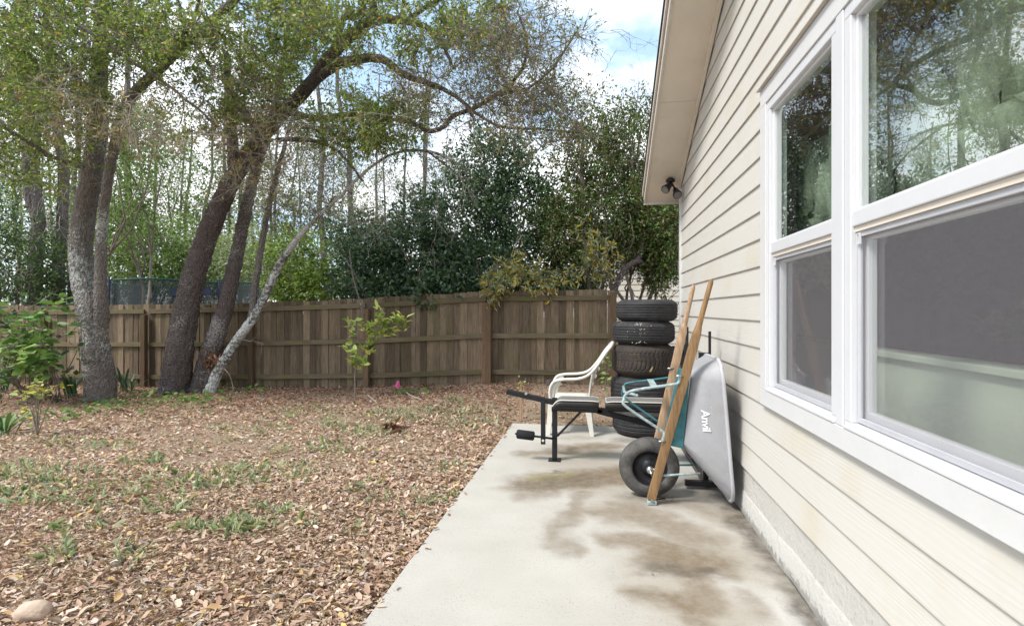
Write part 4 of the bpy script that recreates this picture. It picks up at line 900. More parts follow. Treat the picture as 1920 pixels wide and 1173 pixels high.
for k in range(5):
    s = .25 + k * .15; xx = -.10 + .25 * s ** 1.3; zz = .44 + .60 * s
    MB().tube([(xx, y0 + .03, zz), (xx + .012, 6.565, zz), (xx, y1 - .03, zz)], .009, 6).build('back_slat', M['resin'], ch, True)

# ------------------------------------------------------------------ trees
def arr(p): return np.array([p[0], p[1], p[2]], float)
def stem_mesh(mb, pix, n=22, sub=9, jit=.05, wob=.010, flare=True, ridge=0):
    """pix: (u, v, D, width in px) along a stem; returns its world points"""
    pts = [P(u, v, D) for u, v, D, w_ in pix]; rad = [w_ * D / 2000 for u, v, D, w_ in pix]
    if flare: pts[0] = pts[0] - Vector((0, 0, .12))
    sp_ = smooth_path(pts, sub); k = np.linspace(0, len(pix) - 1, len(sp_)); rr = np.interp(k, range(len(pix)), rad)
    q = [p + Vector((random.uniform(-wob, wob), random.uniform(-wob, wob), 0)) if i else p for i, p in enumerate(sp_)]
    if flare:
        for i in range(min(4, len(q))): rr[i] *= 1 + .16 * (1 - i / 4)
    base_ = len(mb.v); mb.tube(q, list(rr), n, True, jit)
    if ridge:
        ph = rng.uniform(0, 6, 4)
        for i in range(len(q)):
            for k in range(n):
                j = base_ + i * n + k; a = 2 * math.pi * k / n; w_ = 1.1 * math.sin(i * .33 + ph[0]) + .7 * math.sin(i * .81 + ph[1])
                d_ = abs(math.sin(a * 5.5 + w_ + ph[2])) * .6 + abs(math.sin(a * 9 - w_ * 1.4 + i * .21 + ph[3])) * .4
                c_ = Vector(q[i]); mb.v[j] = tuple(c_ + (Vector(mb.v[j]) - c_) * (1.03 - ridge * (1 - d_) ** 2))
    return np.array([arr(p) for p in q]), rr
def branch_path(a, b, sag=.12, n=5):
    d = b - a; L_ = np.linalg.norm(d); out = []
    off = rng.normal(size=3) * L_ * .10; off2 = rng.normal(size=3) * L_ * .05
    for i in range(n + 1):
        t = i / n; p = a + d * t + off * math.sin(math.pi * t) + off2 * math.sin(2 * math.pi * t); p[2] += L_ * sag * math.sin(math.pi * t); out.append(p)
    return out
def ell(u, v, D, ru, rv, rD, n):
    """n random points through an ellipsoid given by its picture extents and real depth"""
    q = unit(rng.normal(size=(n, 3))) * rng.uniform(0, 1, (n, 1)) ** .45
    return np.array([arr(P(u + ru * a, v + rv * b, D + rD * c)) for a, b, c in q])
GREENS = [(.17, .24, .05), (.12, .18, .04), (.26, .32, .08), (.32, .33, .10), (.075, .12, .035), (.42, .22, .06), (.45, .36, .14)]
def crown(parent, att, clumps, pal, wts, tw=(7, 11), lv=(7, 11), tl=(.22, .55), ls=(.045, .08), asp=.42, leafy=1.0, mat=None, tmat=None, droop=.0, name='crown', brad=.010):
    """clump centres joined to the limbs by branches; twigs and leaves at each"""
    att = [a for a in att]; A = np.array(att); cl = np.asarray(clumps)
    dist = np.array([np.min(np.linalg.norm(A - c, axis=1)) for c in cl]); order = np.argsort(dist)
    seg = []; LC, LD, LL = [], [], []; mbs = MB()
    for i in order:
        c = cl[i]; dd = np.linalg.norm(A - c, axis=1) + .25 * np.maximum(0, A[:, 2] - c[2]); k = int(np.argmin(dd)); a = A[k]
        path = branch_path(a, c, .05); L_ = np.linalg.norm(c - a); r0 = min(.006 + brad * L_, .045)
        mbs.tube(path, list(np.linspace(r0, .0045, len(path))), 5, False)
        A = np.vstack([A, np.array(path[2:])])
        bd = unit((c - a)[None])[0]
        nt_ = rng.integers(*tw)
        for _ in range(nt_):
            d = unit((bd * .5 + rng.normal(size=3) * .8 + np.array([0, 0, -droop]))[None])[0]; ln = rng.uniform(*tl); s0 = path[-1] if rng.random() < .6 else path[-2]
            m = s0 + d * ln * .5 + rng.normal(size=3) * .04; e = m + unit((d + rng.normal(size=3) * .45 + np.array([0, 0, -droop]))[None])[0] * ln * .5
            seg += [(s0, m, .0042), (m, e, .0028)]
            for _q in range(2):
                e2 = m + unit((d + rng.normal(size=3) * .9)[None])[0] * ln * .4; seg.append((m, e2, .0022))
                if rng.random() < leafy:
                    for t in rng.uniform(.2, 1, 3): LC.append(m + (e2 - m) * t); LD.append((e2 - m) + rng.normal(size=3) * ln * .35)
            if rng.random() < leafy:
                for t in rng.uniform(.1, 1.02, rng.integers(*lv)):
                    p = s0 + (m - s0) * t * 2 if t < .5 else m + (e - m) * (t * 2 - 1); LC.append(p); LD.append(d * ln * .6 + rng.normal(size=3) * ln * .5 + np.array([0, 0, -.1 * ln]))
    tag(mbs.build('branches', tmat or M['twig'], parent, True), kind='stuff')
    sa = np.array([s[0] for s in seg]); sb_ = np.array([s[1] for s in seg]); sr = np.array([s[2] for s in seg])
    v, f, c = twig_arrays(sa, sb_, sr); tag(link('twigs', np_mesh('twigs', v, f), parent, tmat or M['twig']), kind='stuff')
    n = len(LC)
    if n:
        v, f, c = leaf_arrays(np.array(LC), np.array(LD), rng.uniform(*ls, n), rng.uniform(*ls, n) * asp, palette(n, pal, wts))
        tag(link(name, np_mesh(name, v, f, c), parent, mat or M['leaf']), kind='stuff')
def spray(start, d, L_, depth, seg, r):
    """recursive bare twigs"""
    p = np.array(start); dd = np.array(d, float); k = max(3, int(L_ / .14)); st = L_ / k
    for i in range(k):
        dd = unit((dd + rng.normal(size=3) * .16 + np.array([0, 0, -.05]))[None])[0]; q = p + dd * st; seg.append((p, q, max(r * (1 - .7 * i / k), .002))); p = q
        if depth and rng.random() < .75:
            sd_ = unit((dd * .8 + rng.normal(size=3) * .75)[None])[0]; spray(p, sd_, L_ * rng.uniform(.3, .55), depth - 1, seg, r * .55)
def bare(parent, starts, name='bare_twigs', mat=None):
    seg = []
    for s, d, L_, dp, r in starts: spray(arr(s), d, L_, dp, seg, r)
    v, f, c = twig_arrays(np.array([s[0] for s in seg]), np.array([s[1] for s in seg]), np.array([s[2] for s in seg]))
    tag(link(name, np_mesh(name, v, f), parent, mat or M['twig_pale']), kind='stuff')

# --- T1: twin-stemmed grey tree
b1 = G(188, 748); t1 = empty('oak_tree', b1, 'twin-stemmed grey lichen-barked tree with cut stub nearest the leafy shrub', 'tree')
D1 = 9.4; mb = MB()
A1, _ = stem_mesh(mb, [(190, 750, D1, 52.8), (186, 700, D1, 47.5), (178, 645, D1, 44.0), (170, 590, D1, 41.4), (157, 530, D1 + .1, 37.8), (151, 470, D1 + .1, 37.0), (158, 400, D1 + .1, 35.2), (172, 330, D1, 32.6), (182, 250, D1, 29.9), (186, 150, D1 - .1, 26.4), (190, 50, D1 - .2, 22.9), (196, -80, D1 - .3, 19.4), (204, -240, D1 - .4, 12.3)], 44, ridge=.10)
mb.build('trunk', M['bark_a'], t1, True); mb = MB()
A1b, _ = stem_mesh(mb, [(188, 640, D1, 26), (190, 575, D1 - .1, 25), (189, 520, D1 - .15, 21), (190, 450, D1 - .2, 18), (196, 380, D1 - .25, 17), (207, 310, D1 - .3, 17), (224, 235, D1 - .35, 18), (250, 178, D1 - .4, 18), (300, 128, D1 - .6, 17), (360, 72, D1 - .8, 16), (430, 10, D1 - 1, 15), (520, -70, D1 - 1.2, 12), (640, -150, D1 - 1.4, 8)], 10, flare=False)
mb.build('trunk', M['bark_a'], t1, True)
s0 = P(167, 668, D1 - .12); s1 = P(163, 612, D1 - .16)
MB().tube([s0 - Vector((-.03, 0, .1)), s0, s1], [.10, .085, .08], 12).build('cut_stub', M['bark_a'], t1, True)
MB().tube([s1 + Vector((0, 0, .001)), s1 + Vector((0, 0, .006))], [.078, .074], 12).build('cut_face', M['twig_pale'], t1)
mb = MB(); st = []
for pl in ([(183, 210, D1, 12), (120, 120, D1 - .6, 10), (30, 40, D1 - 1.2, 7), (-60, 0, D1 - 1.6, 5)], [(300, 122, D1 - .6, 8), (370, 20, D1 - 1.6, 7), (340, -60, D1 - 2, 5)], [(120, 30, 7.6, 6), (190, 75, 7.6, 7), (245, 115, 7.7, 7), (300, 150, 7.9, 6), (360, 195, 8.0, 5), (410, 240, 8.2, 4)], [(175, 320, D1, 8), (90, 290, D1 - .6, 8), (0, 235, D1 - 1.2, 6), (-90, 210, D1 - 1.6, 5)], [(400, 130, 8.4, 5), (350, 60, 8.2, 6), (330, -10, 8.2, 6)]):
    mb = MB(); a, _ = stem_mesh(mb, pl, 7, 5, .05, .02, False); st.append(a); mb.build('limb', M['bark_a'], t1, True)
att1 = np.vstack([A1[54:], A1b[39:]] + st)
cl = np.vstack([ell(70, 170, 8.9, 150, 190, 1.9, 100), ell(150, 40, 8.6, 220, 130, 1.8, 74), ell(340, 60, 8.2, 190, 120, 1.5, 52), ell(-60, 120, 9, 160, 260, 2, 50)])
crown(t1, att1, cl, GREENS[:5] + [(.34, .22, .08)], [3, 3, 3, 2, 1.5, .3], lv=(8, 13), ls=(.035, .095))
cl = np.vstack([ell(250, 235, 7.9, 170, 60, .8, 34), ell(170, 180, 7.7, 170, 70, .7, 16)])
crown(t1, att1, cl, [(.38, .26, .13), (.44, .37, .20), (.32, .30, .16), (.16, .18, .08)], [2, 3, 3, 1], tw=(5, 8), lv=(2, 5), tl=(.2, .5), ls=(.06, .10), asp=.28, leafy=.5, droop=.3, tmat=M['twig_pale'], name='dry_leaves')

# --- T2: big dark leaning tree arching over the yard
b2 = G(325, 734); t2 = empty('oak_tree', b2, 'big dark-barked oak leaning toward the house with long arching limbs', 'tree')
D2 = 10.15; mb = MB()
A2, _ = stem_mesh(mb, [(325, 738, D2, 53.3), (334, 680, D2, 47.3), (346, 600, D2, 43.0), (360, 530, D2, 40.4), (380, 465, D2, 37.0), (405, 400, D2 - .1, 34.4), (440, 330, D2 - .2, 30.1), (480, 270, D2 - .3, 26.7), (530, 212, D2 - .5, 24.1), (578, 162, D2 - .7, 23.2), (620, 105, D2 - .9, 20.6), (665, 62, D2 - 1.1, 18.9), (705, 38, D2 - 1.3, 16.3), (760, 40, D2 - 1.5, 12.0), (805, 54, D2 - 1.6, 9.5), (830, 84, D2 - 1.7, 7.7), (850, 130, D2 - 1.8, 5.2)], 44, ridge=.16)
mb.build('trunk', M['bark_b'], t2, True); mb = MB(); st = []
for pl in ([(585, 158, D2 - .7, 18), (628, 124, D2 - .9, 18), (672, 111, D2 - 1.0, 17), (718, 112, D2 - 1.2, 15), (757, 140, D2 - 1.3, 13), (800, 155, D2 - 1.4, 11), (833, 168, D2 - 1.5, 9), (866, 190, D2 - 1.6, 7), (890, 225, D2 - 1.7, 5)],
           [(705, 38, D2 - 1.3, 16), (700, -10, D2 - 1.5, 15), (720, -80, D2 - 1.8, 12), (780, -160, D2 - 2.0, 8)],
           [(640, 85, D2 - 1.0, 12), (640, 40, D2 - 1.2, 12), (680, 15, D2 - 1.4, 10), (690, -40, D2 - 1.5, 8)],
           [(515, 225, D2 - .4, 16), (480, 236, D2 - .5, 13), (455, 205, D2 - .7, 14), (430, 175, D2 - .9, 12), (420, 140, D2 - 1, 8)],
           [(540, 208, D2 - .5, 15), (590, 222, D2 - .7, 12), (650, 215, D2 - .9, 9), (720, 225, D2 - 1.1, 6)],
           [(520, 262, D2 - .4, 9), (570, 262, D2 - .7, 8), (615, 272, D2 - .9, 7), (650, 300, D2 - 1.0, 5), (680, 340, D2 - 1.1, 4)],
           [(718, 222, D2 - 1.1, 6), (768, 229, D2 - 1.2, 7), (800, 245, D2 - 1.3, 9), (829, 240, D2 - 1.35, 9), (850, 218, D2 - 1.4, 9), (886, 204, D2 - 1.5, 8), (929, 179, D2 - 1.6, 8), (965, 150, D2 - 1.7, 7), (987, 107, D2 - 1.8, 6), (985, 64, D2 - 1.9, 5), (970, 20, D2 - 2, 4)],
           [(929, 179, D2 - 1.6, 5), (1000, 160, D2 - 1.8, 5), (1050, 110, D2 - 2.0, 4), (1080, 60, D2 - 2.2, 3)],
           [(866, 190, D2 - 1.6, 6), (930, 235, D2 - 1.8, 5), (1010, 242, D2 - 2.0, 4), (1090, 250, D2 - 2.1, 3)],
           [(760, 40, D2 - 1.5, 9), (820, 0, D2 - 1.7, 8), (900, -30, D2 - 2.0, 7), (1000, -30, D2 - 2.2, 5)],
           [(440, 330, D2 - .2, 20), (436, 260, D2 - .4, 20), (430, 185, D2 - .6, 17), (424, 100, D2 - .8, 10)]):
    mb = MB(); a, _ = stem_mesh(mb, pl, 10, 6, .05, .015, False); st.append(a); mb.build('limb', M['bark_b'], t2, True)
att2 = np.vstack([A2[68:]] + st)
cl = np.vstack([ell(560, 60, 8.9, 190, 110, 1.5, 82), ell(690, 235, 8.9, 120, 55, .9, 58), ell(450, 200, 9.2, 90, 90, 1.0, 28), ell(820, 30, 8.3, 170, 80, 1.2, 46), ell(600, -60, 8.8, 350, 80, 1.8, 34)])
crown(t2, att2, cl, GREENS[:6], [4, 2, 4, 3, 1, .2], lv=(7, 12), ls=(.035, .095))
cl = np.vstack([ell(880, 150, 8.3, 180, 110, 1.2, 75), ell(980, 90, 7.9, 120, 110, 1.0, 50), ell(1010, 210, 7.9, 110, 70, 1.0, 40)])
crown(t2, att2, cl, [(.20, .21, .07), (.32, .25, .10), (.14, .18, .05), (.40, .29, .11)], [4, 2, 4, .8], tw=(8, 13), lv=(2, 5), tl=(.3, .65), ls=(.045, .07), leafy=.45, name='sparse_crown')
cl = np.vstack([ell(470, 270, 9.0, 110, 100, .7, 40), ell(400, 190, 8.7, 120, 60, .7, 16)])
crown(t2, att2, cl, [(.42, .33, .15), (.34, .24, .10), (.25, .25, .10)], [3, 2, 2], tw=(6, 10), lv=(2, 4), tl=(.25, .5), ls=(.06, .10), asp=.28, leafy=.4, droop=.25, tmat=M['twig_pale'], name='dry_leaves')
bare(t2, [(P(1010, 100, 7.6), (.7, -.1, .25), 1.2, 3, .007), (P(1000, 150, 7.6), (.8, -.2, .1), 1.2, 3, .007), (P(960, 60, 7.7), (.7, 0, .5), 1.1, 3, .007), (P(985, 64, 8.0), (.5, 0, .6), 1.2, 3, .007), (P(1040, 200, 7.7), (.7, 0, .2), 1.0, 3, .006), (P(900, 90, 8.2), (.6, .1, .5), 1.3, 3, .008), (P(850, 180, 8.5), (.6, 0, .3), 1.4, 3, .008)], mat=M['twig'])

bare(t2, [(P(random.uniform(380, 900), random.uniform(0, 300), random.uniform(7.6, 9.6)), (random.gauss(.2, .6), random.gauss(0, .3), random.gauss(-.2, .6)), random.uniform(.7, 1.3), 3, .006) for _ in range(26)], 'fine_twigs', M['twig_pale'])
bare(t1, [(P(random.uniform(0, 420), random.uniform(0, 300), random.uniform(7.4, 9.2)), (random.gauss(0, .7), random.gauss(0, .3), random.gauss(-.2, .5)), random.uniform(.7, 1.2), 3, .006) for _ in range(16)], 'fine_twigs', M['twig_pale'])
# --- T3: slimmer dark stem beside the big oak
b3 = G(378, 722); t3 = empty('young_oak', b3, 'slim dark tree rising just behind the big leaning oak', 'tree')
D3 = 10.3; mb = MB()
A3, _ = stem_mesh(mb, [(376, 724, D3, 40), (388, 680, D3, 34), (405, 630, D3, 31), (424, 570, D3, 28), (437, 510, D3, 25), (450, 450, D3, 22), (462, 390, D3, 21), (476, 330, D3, 19), (494, 270, D3 + .1, 16), (515, 200, D3 + .2, 13), (530, 120, D3 + .3, 10), (545, 20, D3 + .4, 7)], 32, ridge=.13)
mb.build('trunk', M['bark_b'], t3, True)
crown(t3, A3[68:], np.vstack([ell(540, 60, 10.4, 110, 110, .9, 40)]), GREENS[:5], [3, 3, 3, 2, 1], lv=(6, 10))
# --- T4: pale lichened leaning stem, forked
b4 = G(396, 724); t4 = empty('lichened_tree', b4, 'thin white-lichened trunk leaning right and forking low', 'tree')
D4 = 10.0; mb = MB()
A4, _ = stem_mesh(mb, [(392, 726, D4, 21), (412, 692, D4, 19), (440, 645, D4, 18), (468, 605, D4, 17), (490, 570, D4, 15), (508, 530, D4, 15), (528, 490, D4, 14), (560, 445, D4 - .2, 12), (600, 402, D4 - .4, 7.5), (640, 366, D4 - .5, 6.5), (690, 318, D4 - .7, 5.5), (740, 287, D4 - .8, 4.5), (800, 283, D4 - 1, 5), (850, 300, D4 - 1.1, 4)], 10)
mb.build('trunk', M['bark_white'], t4, True); mb = MB()
A4b, _ = stem_mesh(mb, [(470, 603, D4, 13), (476, 560, D4 + .1, 13), (482, 510, D4 + .1, 12), (494, 440, D4 + .1, 11), (508, 370, D4, 10), (526, 300, D4, 8), (548, 220, D4, 6)], 9, flare=False)
mb.build('limb', M['bark_a'], t4, True); mb = MB()
A4c, _ = stem_mesh(mb, [(800, 283, D4 - 1, 4), (860, 330, D4 - 1.2, 3), (890, 380, D4 - 1.3, 2)], 6, flare=False)
mb.build('limb', M['bark_a'], t4, True)
crown(t4, np.vstack([A4[72:], A4b[21:]]), np.vstack([ell(600, 380, 9.6, 110, 70, .6, 22), ell(520, 420, 10, 60, 100, .5, 14)]), [(.20, .20, .06), (.12, .15, .04), (.34, .26, .09)], [2, 3, 1], tw=(6, 10), lv=(1, 4), leafy=.4, ls=(.04, .07), name='sparse_crown')
bs = [(P(u, v, D), d, L_, 3, .007) for u, v, D, d, L_ in ((800, 284, 9.0, (.5, 0, -.35), 1.1), (760, 286, 9.1, (.35, 0, -.7), 1.2), (850, 300, 8.9, (.4, 0, -.6), .9), (720, 300, 9.2, (-.2, 0, -.8), 1.1), (690, 320, 9.3, (.3, -.2, -.7), 1.2), (830, 290, 8.9, (.6, .1, -.2), 1.0), (640, 370, 9.5, (.7, 0, -.5), 1.2), (600, 400, 9.6, (.6, 0, .2), 1.3), (740, 287, 9.1, (.1, 0, -1), .9), (570, 440, 9.8, (.8, 0, -.1), 1.1), (870, 340, 8.8, (.2, 0, -.9), .8), (810, 300, 9.0, (.1, .1, -1), 1.2), (660, 350, 9.4, (-.6, 0, .4), 1.0), (530, 480, 10, (.6, 0, .5), 1.0))]
bare(t4, bs)
bare(t4, [(P(440, 640, 9.95), (.9, -.1, .15), .55, 2, .008), (P(420, 690, 9.9), (.6, -.3, -.4), .5, 1, .009), (P(405, 700, 9.9), (.2, -.2, .9), .5, 1, .006)], 'side_twigs')
MB().tube(smooth_path([P(655, 470, 9.6), P(662, 520, 9.55), P(672, 555, 9.5), P(683, 592, 9.5)], 4), [.014] * 12 + [.008], 7).build('broken_branch', M['bark_a'], t4, True)

# debris caught in the fork
db = empty('leaf_debris', P(402, 676, 9.95), 'clump of brown dead leaves caught between two leaning trunks', 'debris')
n = 70; c = np.array([arr(P(402 + random.gauss(0, 13), 676 + random.gauss(0, 10), 10 + random.uniform(-.15, .15))) for _ in range(n)])
v, f, cc_ = leaf_arrays(c, rng.normal(size=(n, 3)), rng.uniform(.07, .14, n), rng.uniform(.03, .05, n), palette(n, [(.16, .07, .04), (.30, .16, .10), (.42, .27, .19)], [3, 3, 1]), True)
tag(link('dead_leaves', np_mesh('dead_leaves', v, f, cc_), db, M['litter']), kind='stuff')

# --- broad-leaved evergreens behind the fence
def bush(name, label, cat, base, ells, pal, wts, ls, asp, mat, stems=4, group=None, tmat=None, shell=.3):
    o = empty(name, base, label, cat, group); LC, LD = [], []
    cen = []
    for (u, v, D, ru, rv, rD, nl) in ells:
        c = arr(P(u, v, D)); cen.append(c); R = np.array([ru * D / 1000, rD, rv * D / 1000])
        q = unit(rng.normal(size=(nl // 6, 3))); lump = 1 + .22 * np.sin(q @ np.array([5, 3, 4]) + u) + .15 * np.sin(q @ np.array([-7, 6, 9]))
        q2 = q * (rng.uniform(shell ** 3, 1, (len(q), 1)) ** (1 / 3)) * lump[:, None]
        pc = c + q2 * R
        for k in range(6):
            LC.append(pc + rng.normal(size=pc.shape) * ls[1] * .5); LD.append(q * .8 + rng.normal(size=pc.shape) * .7 + np.array([0, 0, -.15]))
    LC = np.vstack(LC); LD = np.vstack(LD); n = len(LC)
    v, f, c = leaf_arrays(LC, LD, rng.uniform(*ls, n), rng.uniform(*ls, n) * asp, palette(n, pal, wts, .25))
    tag(link('crown', np_mesh('crown', v, f, c), o, mat), kind='stuff')
    mb = MB(); bs = arr(base)
    for c in cen:
        a = bs + np.array([random.uniform(-.25, .25), random.uniform(-.1, .1), -.1]); L_ = np.linalg.norm(c - a); p = branch_path(a, c, .06, 7); mb.tube(p, list(np.linspace(.05, .012, len(p))), 7, False)
        for _ in range(stems):
            e = c + unit(rng.normal(size=(1, 3)))[0] * .7; p2 = branch_path(np.array(p[4]), e, .05, 4); mb.tube(p2, list(np.linspace(.02, .006, len(p2))), 5, False)
    tag(mb.build('branches', tmat or M['twig'], o, True), kind='stuff'); return o
def gp(u, D):
    p = P(u, 581, D); return (p.x, p.y, float(ground_z(p.x, p.y)))
DK = [(.050, .095, .042), (.085, .140, .065), (.030, .060, .030), (.15, .21, .13), (.095, .16, .05)]
bush('camellia_tree', 'large dark blue-green glossy evergreen overhanging the fence', 'tree', gp(880, 12.4),
     [(930, 310, 12.2, 80, 75, .9, 5200), (980, 400, 12.0, 95, 90, 1.1, 7000), (860, 420, 11.9, 110, 100, 1.2, 7600), (770, 470, 11.7, 110, 75, 1.1, 6600), (700, 505, 11.6, 75, 55, .9, 4000), (900, 500, 11.3, 110, 55, 1.1, 5600), (670, 450, 12.2, 60, 50, .8, 2000), (720, 545, 11.0, 90, 30, .7, 3600), (830, 555, 11.0, 90, 30, .7, 3600), (1000, 540, 11.4, 110, 40, .8, 4600), (800, 550, 10.2, 25, 36, .25, 560), (860, 530, 10.4, 50, 30, .4, 900)],
     DK, [3, 3, 2, 2, 1], (.07, .115), .52, M['gloss'])
t6 = bush('laurel_tree', 'olive-green tree with arching trunk beside the house corner', 'tree', gp(1160, 11.2),
     [(1110, 300, 11.4, 85, 85, 1.0, 7000), (1190, 280, 11.6, 75, 85, 1.0, 6000), (1150, 400, 11.2, 110, 80, 1.1, 11000), (1230, 420, 10.9, 70, 90, .9, 8000), (1060, 440, 11.3, 70, 80, .9, 6500), (1235, 505, 10.6, 34, 48, .4, 2200), (1215, 460, 10.8, 60, 50, .6, 4200), (1262, 400, 11.4, 40, 70, .6, 2600), (1090, 220, 11.2, 70, 60, .9, 1300), (1090, 500, 11.8, 80, 50, .8, 5000), (1195, 210, 11.6, 45, 40, .7, 600)],
     [(.075, .095, .030), (.05, .075, .022), (.13, .13, .045), (.20, .19, .07), (.15, .09, .04), (.15, .25, .06)], [2, 3, 2, 1.5, .8, 3.5], (.055, .10), .42, M['gloss'])
mb = MB(); stem_mesh(mb, [(1150, 600, 10.3, 14), (1150, 560, 10.2, 13), (1157, 530, 10.2, 12), (1172, 505, 10.2, 12), (1196, 490, 10.3, 10), (1215, 500, 10.4, 6)], 9, flare=False); stem_mesh(mb, [(1196, 490, 10.3, 11), (1205, 440, 10.6, 10), (1190, 380, 10.9, 8)], 8, flare=False)
mb.build('arched_trunk', M['bark_b'], t6, True)
bare(t6, [(P(u, v, 10.6), (dx, -.1, dz), L_, 3, .006) for u, v, dx, dz, L_ in ((1100, 250, .6, -.4, 1.2), (1130, 290, .3, -.8, 1.2), (1180, 250, .2, -.8, 1.3), (1070, 300, .2, -.7, 1.1), (1150, 220, .4, .4, 1.0), (1200, 330, -.2, -.9, 1.0), (1110, 360, .1, -1, .9), (1210, 220, .2, .7, .8), (1185, 200, .3, .8, .8))], mat=M['twig'])
# hanging spray with yellow leaves over the fence
cl = np.vstack([ell(975, 505, 9.8, 65, 34, .35, 17), ell(1030, 520, 9.8, 30, 20, .3, 5), ell(1115, 470, 9.95, 50, 60, .4, 13), ell(935, 530, 9.7, 20, 20, .2, 4)])
crown(t6, np.array([arr(P(1060, 440, 10.6)), arr(P(1120, 420, 10.6)), arr(P(980, 440, 10.6))]), cl, [(.42, .46, .26), (.62, .46, .08), (.24, .30, .11), (.60, .54, .30), (.14, .19, .08)], [3, 3, 3, 2, 2], tw=(4, 6), lv=(5, 8), tl=(.22, .40), ls=(.07, .14), asp=.28, droop=.6, name='yellowing_leaves')

LG = [(.20, .28, .09), (.14, .21, .06), (.28, .35, .14), (.10, .15, .05)]
bush('understory_shrub', 'bright green leafy shrub behind the trampoline left of the big oak', 'shrub', gp(250, 17.5), [(270, 470, 17.5, 95, 80, 1.6, 6800), (220, 420, 17.8, 60, 60, 1.2, 2400), (330, 505, 17.5, 80, 50, 1.4, 3600)], LG, [3, 2, 2, 2], (.09, .15), .5, M['leaf'])
bush('understory_shrub', 'pale green low thicket between the big oak and the slim tree', 'shrub', gp(420, 18.2), [(430, 490, 18.2, 90, 65, 1.6, 6400), (370, 520, 18.6, 60, 50, 1.2, 2600), (510, 500, 18.4, 60, 70, 1.4, 3600)], [(.29, .34, .16), (.22, .28, .12), (.36, .40, .22)], [2, 2, 2], (.08, .13), .5, M['leaf'])
bush('understory_shrub', 'yellow-green shrub just right of the lichened trunk', 'shrub', gp(560, 12.6), [(560, 480, 12.6, 65, 60, .9, 3000), (610, 540, 12.2, 60, 40, .8, 2200), (545, 540, 12.6, 50, 40, .7, 1600)], [(.14, .22, .045), (.20, .28, .06), (.07, .12, .03), (.28, .34, .10)], [3, 3, 2, 2], (.08, .12), .5, M['leaf'])
bush('understory_shrub', 'dark green thicket at the far side of the fence behind the leafy shrub', 'shrub', gp(40, 13.5), [(40, 500, 13.5, 90, 90, 1.2, 4200), (110, 500, 13.2, 50, 60, .8, 1600), (-30, 420, 14, 80, 120, 1.4, 3600)], [(.06, .10, .03), (.035, .06, .022), (.10, .15, .04), (.05, .08, .04)], [3, 3, 2, 2], (.07, .11), .5, M['leaf'])
bush('understory_shrub', 'mid-green sapling crown between the grey tree and the big oak', 'shrub', gp(250, 12.5), [(225, 390, 12.5, 50, 60, .8, 1500), (235, 300, 12.5, 60, 50, .9, 1300), (290, 250, 12.2, 70, 60, .9, 1200)], LG, [3, 3, 1, 2], (.07, .11), .5, M['leaf'])

bush('understory_shrub', 'tall loose green tree in the gap right of the twin-stemmed tree', 'shrub', gp(300, 20), [(290, 380, 20, 70, 80, 1.8, 1900), (340, 300, 20.5, 70, 70, 1.8, 1100), (400, 400, 21, 60, 70, 1.8, 1500)], LG, [3, 3, 2, 2], (.09, .16), .5, M['leaf'])
bush('understory_shrub', 'grey-green loose tree in the gap right of the big oak', 'shrub', gp(540, 20), [(520, 400, 20, 80, 80, 1.8, 1700), (610, 360, 20.5, 80, 60, 1.8, 1200), (470, 330, 21, 60, 70, 1.8, 900)], [(.20, .24, .10), (.14, .18, .07), (.28, .28, .16)], [3, 3, 2], (.08, .15), .5, M['leaf'])
bush('understory_shrub', 'pale foliage in the upper gap beside the grey double trunk', 'shrub', gp(60, 20), [(40, 350, 20, 120, 90, 2, 2200), (120, 420, 20, 80, 80, 2, 1600)], LG, [3, 3, 2, 2], (.09, .16), .5, M['leaf'])
# --- grey trunks at the wood's edge and slender trees farther back
def wood_tree(seed, H_, r0):
    rs = np.random.default_rng(seed); mb = MB(); k = 12; pts = []; p = np.zeros(3)
    for i in range(k + 1): pts.append(Vector((p[0], p[1], H_ * i / k - .3))); p[:2] += rs.normal(size=2) * .10
    mb.tube(pts, list(np.linspace(r0, r0 * .3, k + 1)), 8); seg = []
    for i in range(16):
        h = rs.uniform(.2, .98); q = pts[int(h * k)]; d = unit(rs.normal(size=(1, 3)) + np.array([[0, 0, .3]]))[0]; spray(arr(q), d, rs.uniform(.7, 1.9), 2, seg, r0 * .22)
    me = mb.mesh('trunk'); me.materials.append(M['bark_far']); me.polygons.foreach_set('use_smooth', [True] * len(me.polygons))
    v, f, c = twig_arrays(np.array([s[0] for s in seg]), np.array([s[1] for s in seg]), np.array([s[2] for s in seg])); mt = np_mesh('twigs', v, f); mt.materials.append(M['bark_far'])
    ends = np.array([s[1] for s in seg]); n = 1500; i = rs.integers(0, len(ends), n); cpt = ends[i] + rs.normal(size=(n, 3)) * .18
    v, f, c = leaf_arrays(cpt, rs.normal(size=(n, 3)), rs.uniform(.08, .14, n), rs.uniform(.04, .06, n), palette(n, [(.16, .20, .07), (.10, .14, .05), (.24, .22, .11), (.28, .19, .09)], [3, 3, 2, 1])); ml = np_mesh('crown', v, f, c); ml.materials.append(M['leaf'])
    return me, mt, ml
kinds = [wood_tree(s, h, r) for s, h, r in ((1, 13, .14), (2, 15, .11), (3, 11, .09), (4, 14, .16), (5, 12, .07))]
def place_wood(u, D, k, label, group, s=1.0):
    g = gp(u, D); o = empty('woodland_tree', g, label, 'tree', group); o.rotation_euler.z = random.uniform(0, 6.28); o.scale = (s, s, s)
    for nm, me in zip(('trunk', 'twigs', 'crown'), kinds[k]):
        c = bpy.data.objects.new(nm, me); COL.objects.link(c); c.parent = o
        if nm != 'trunk': c['kind'] = 'stuff'
rs_ = random.Random(5)
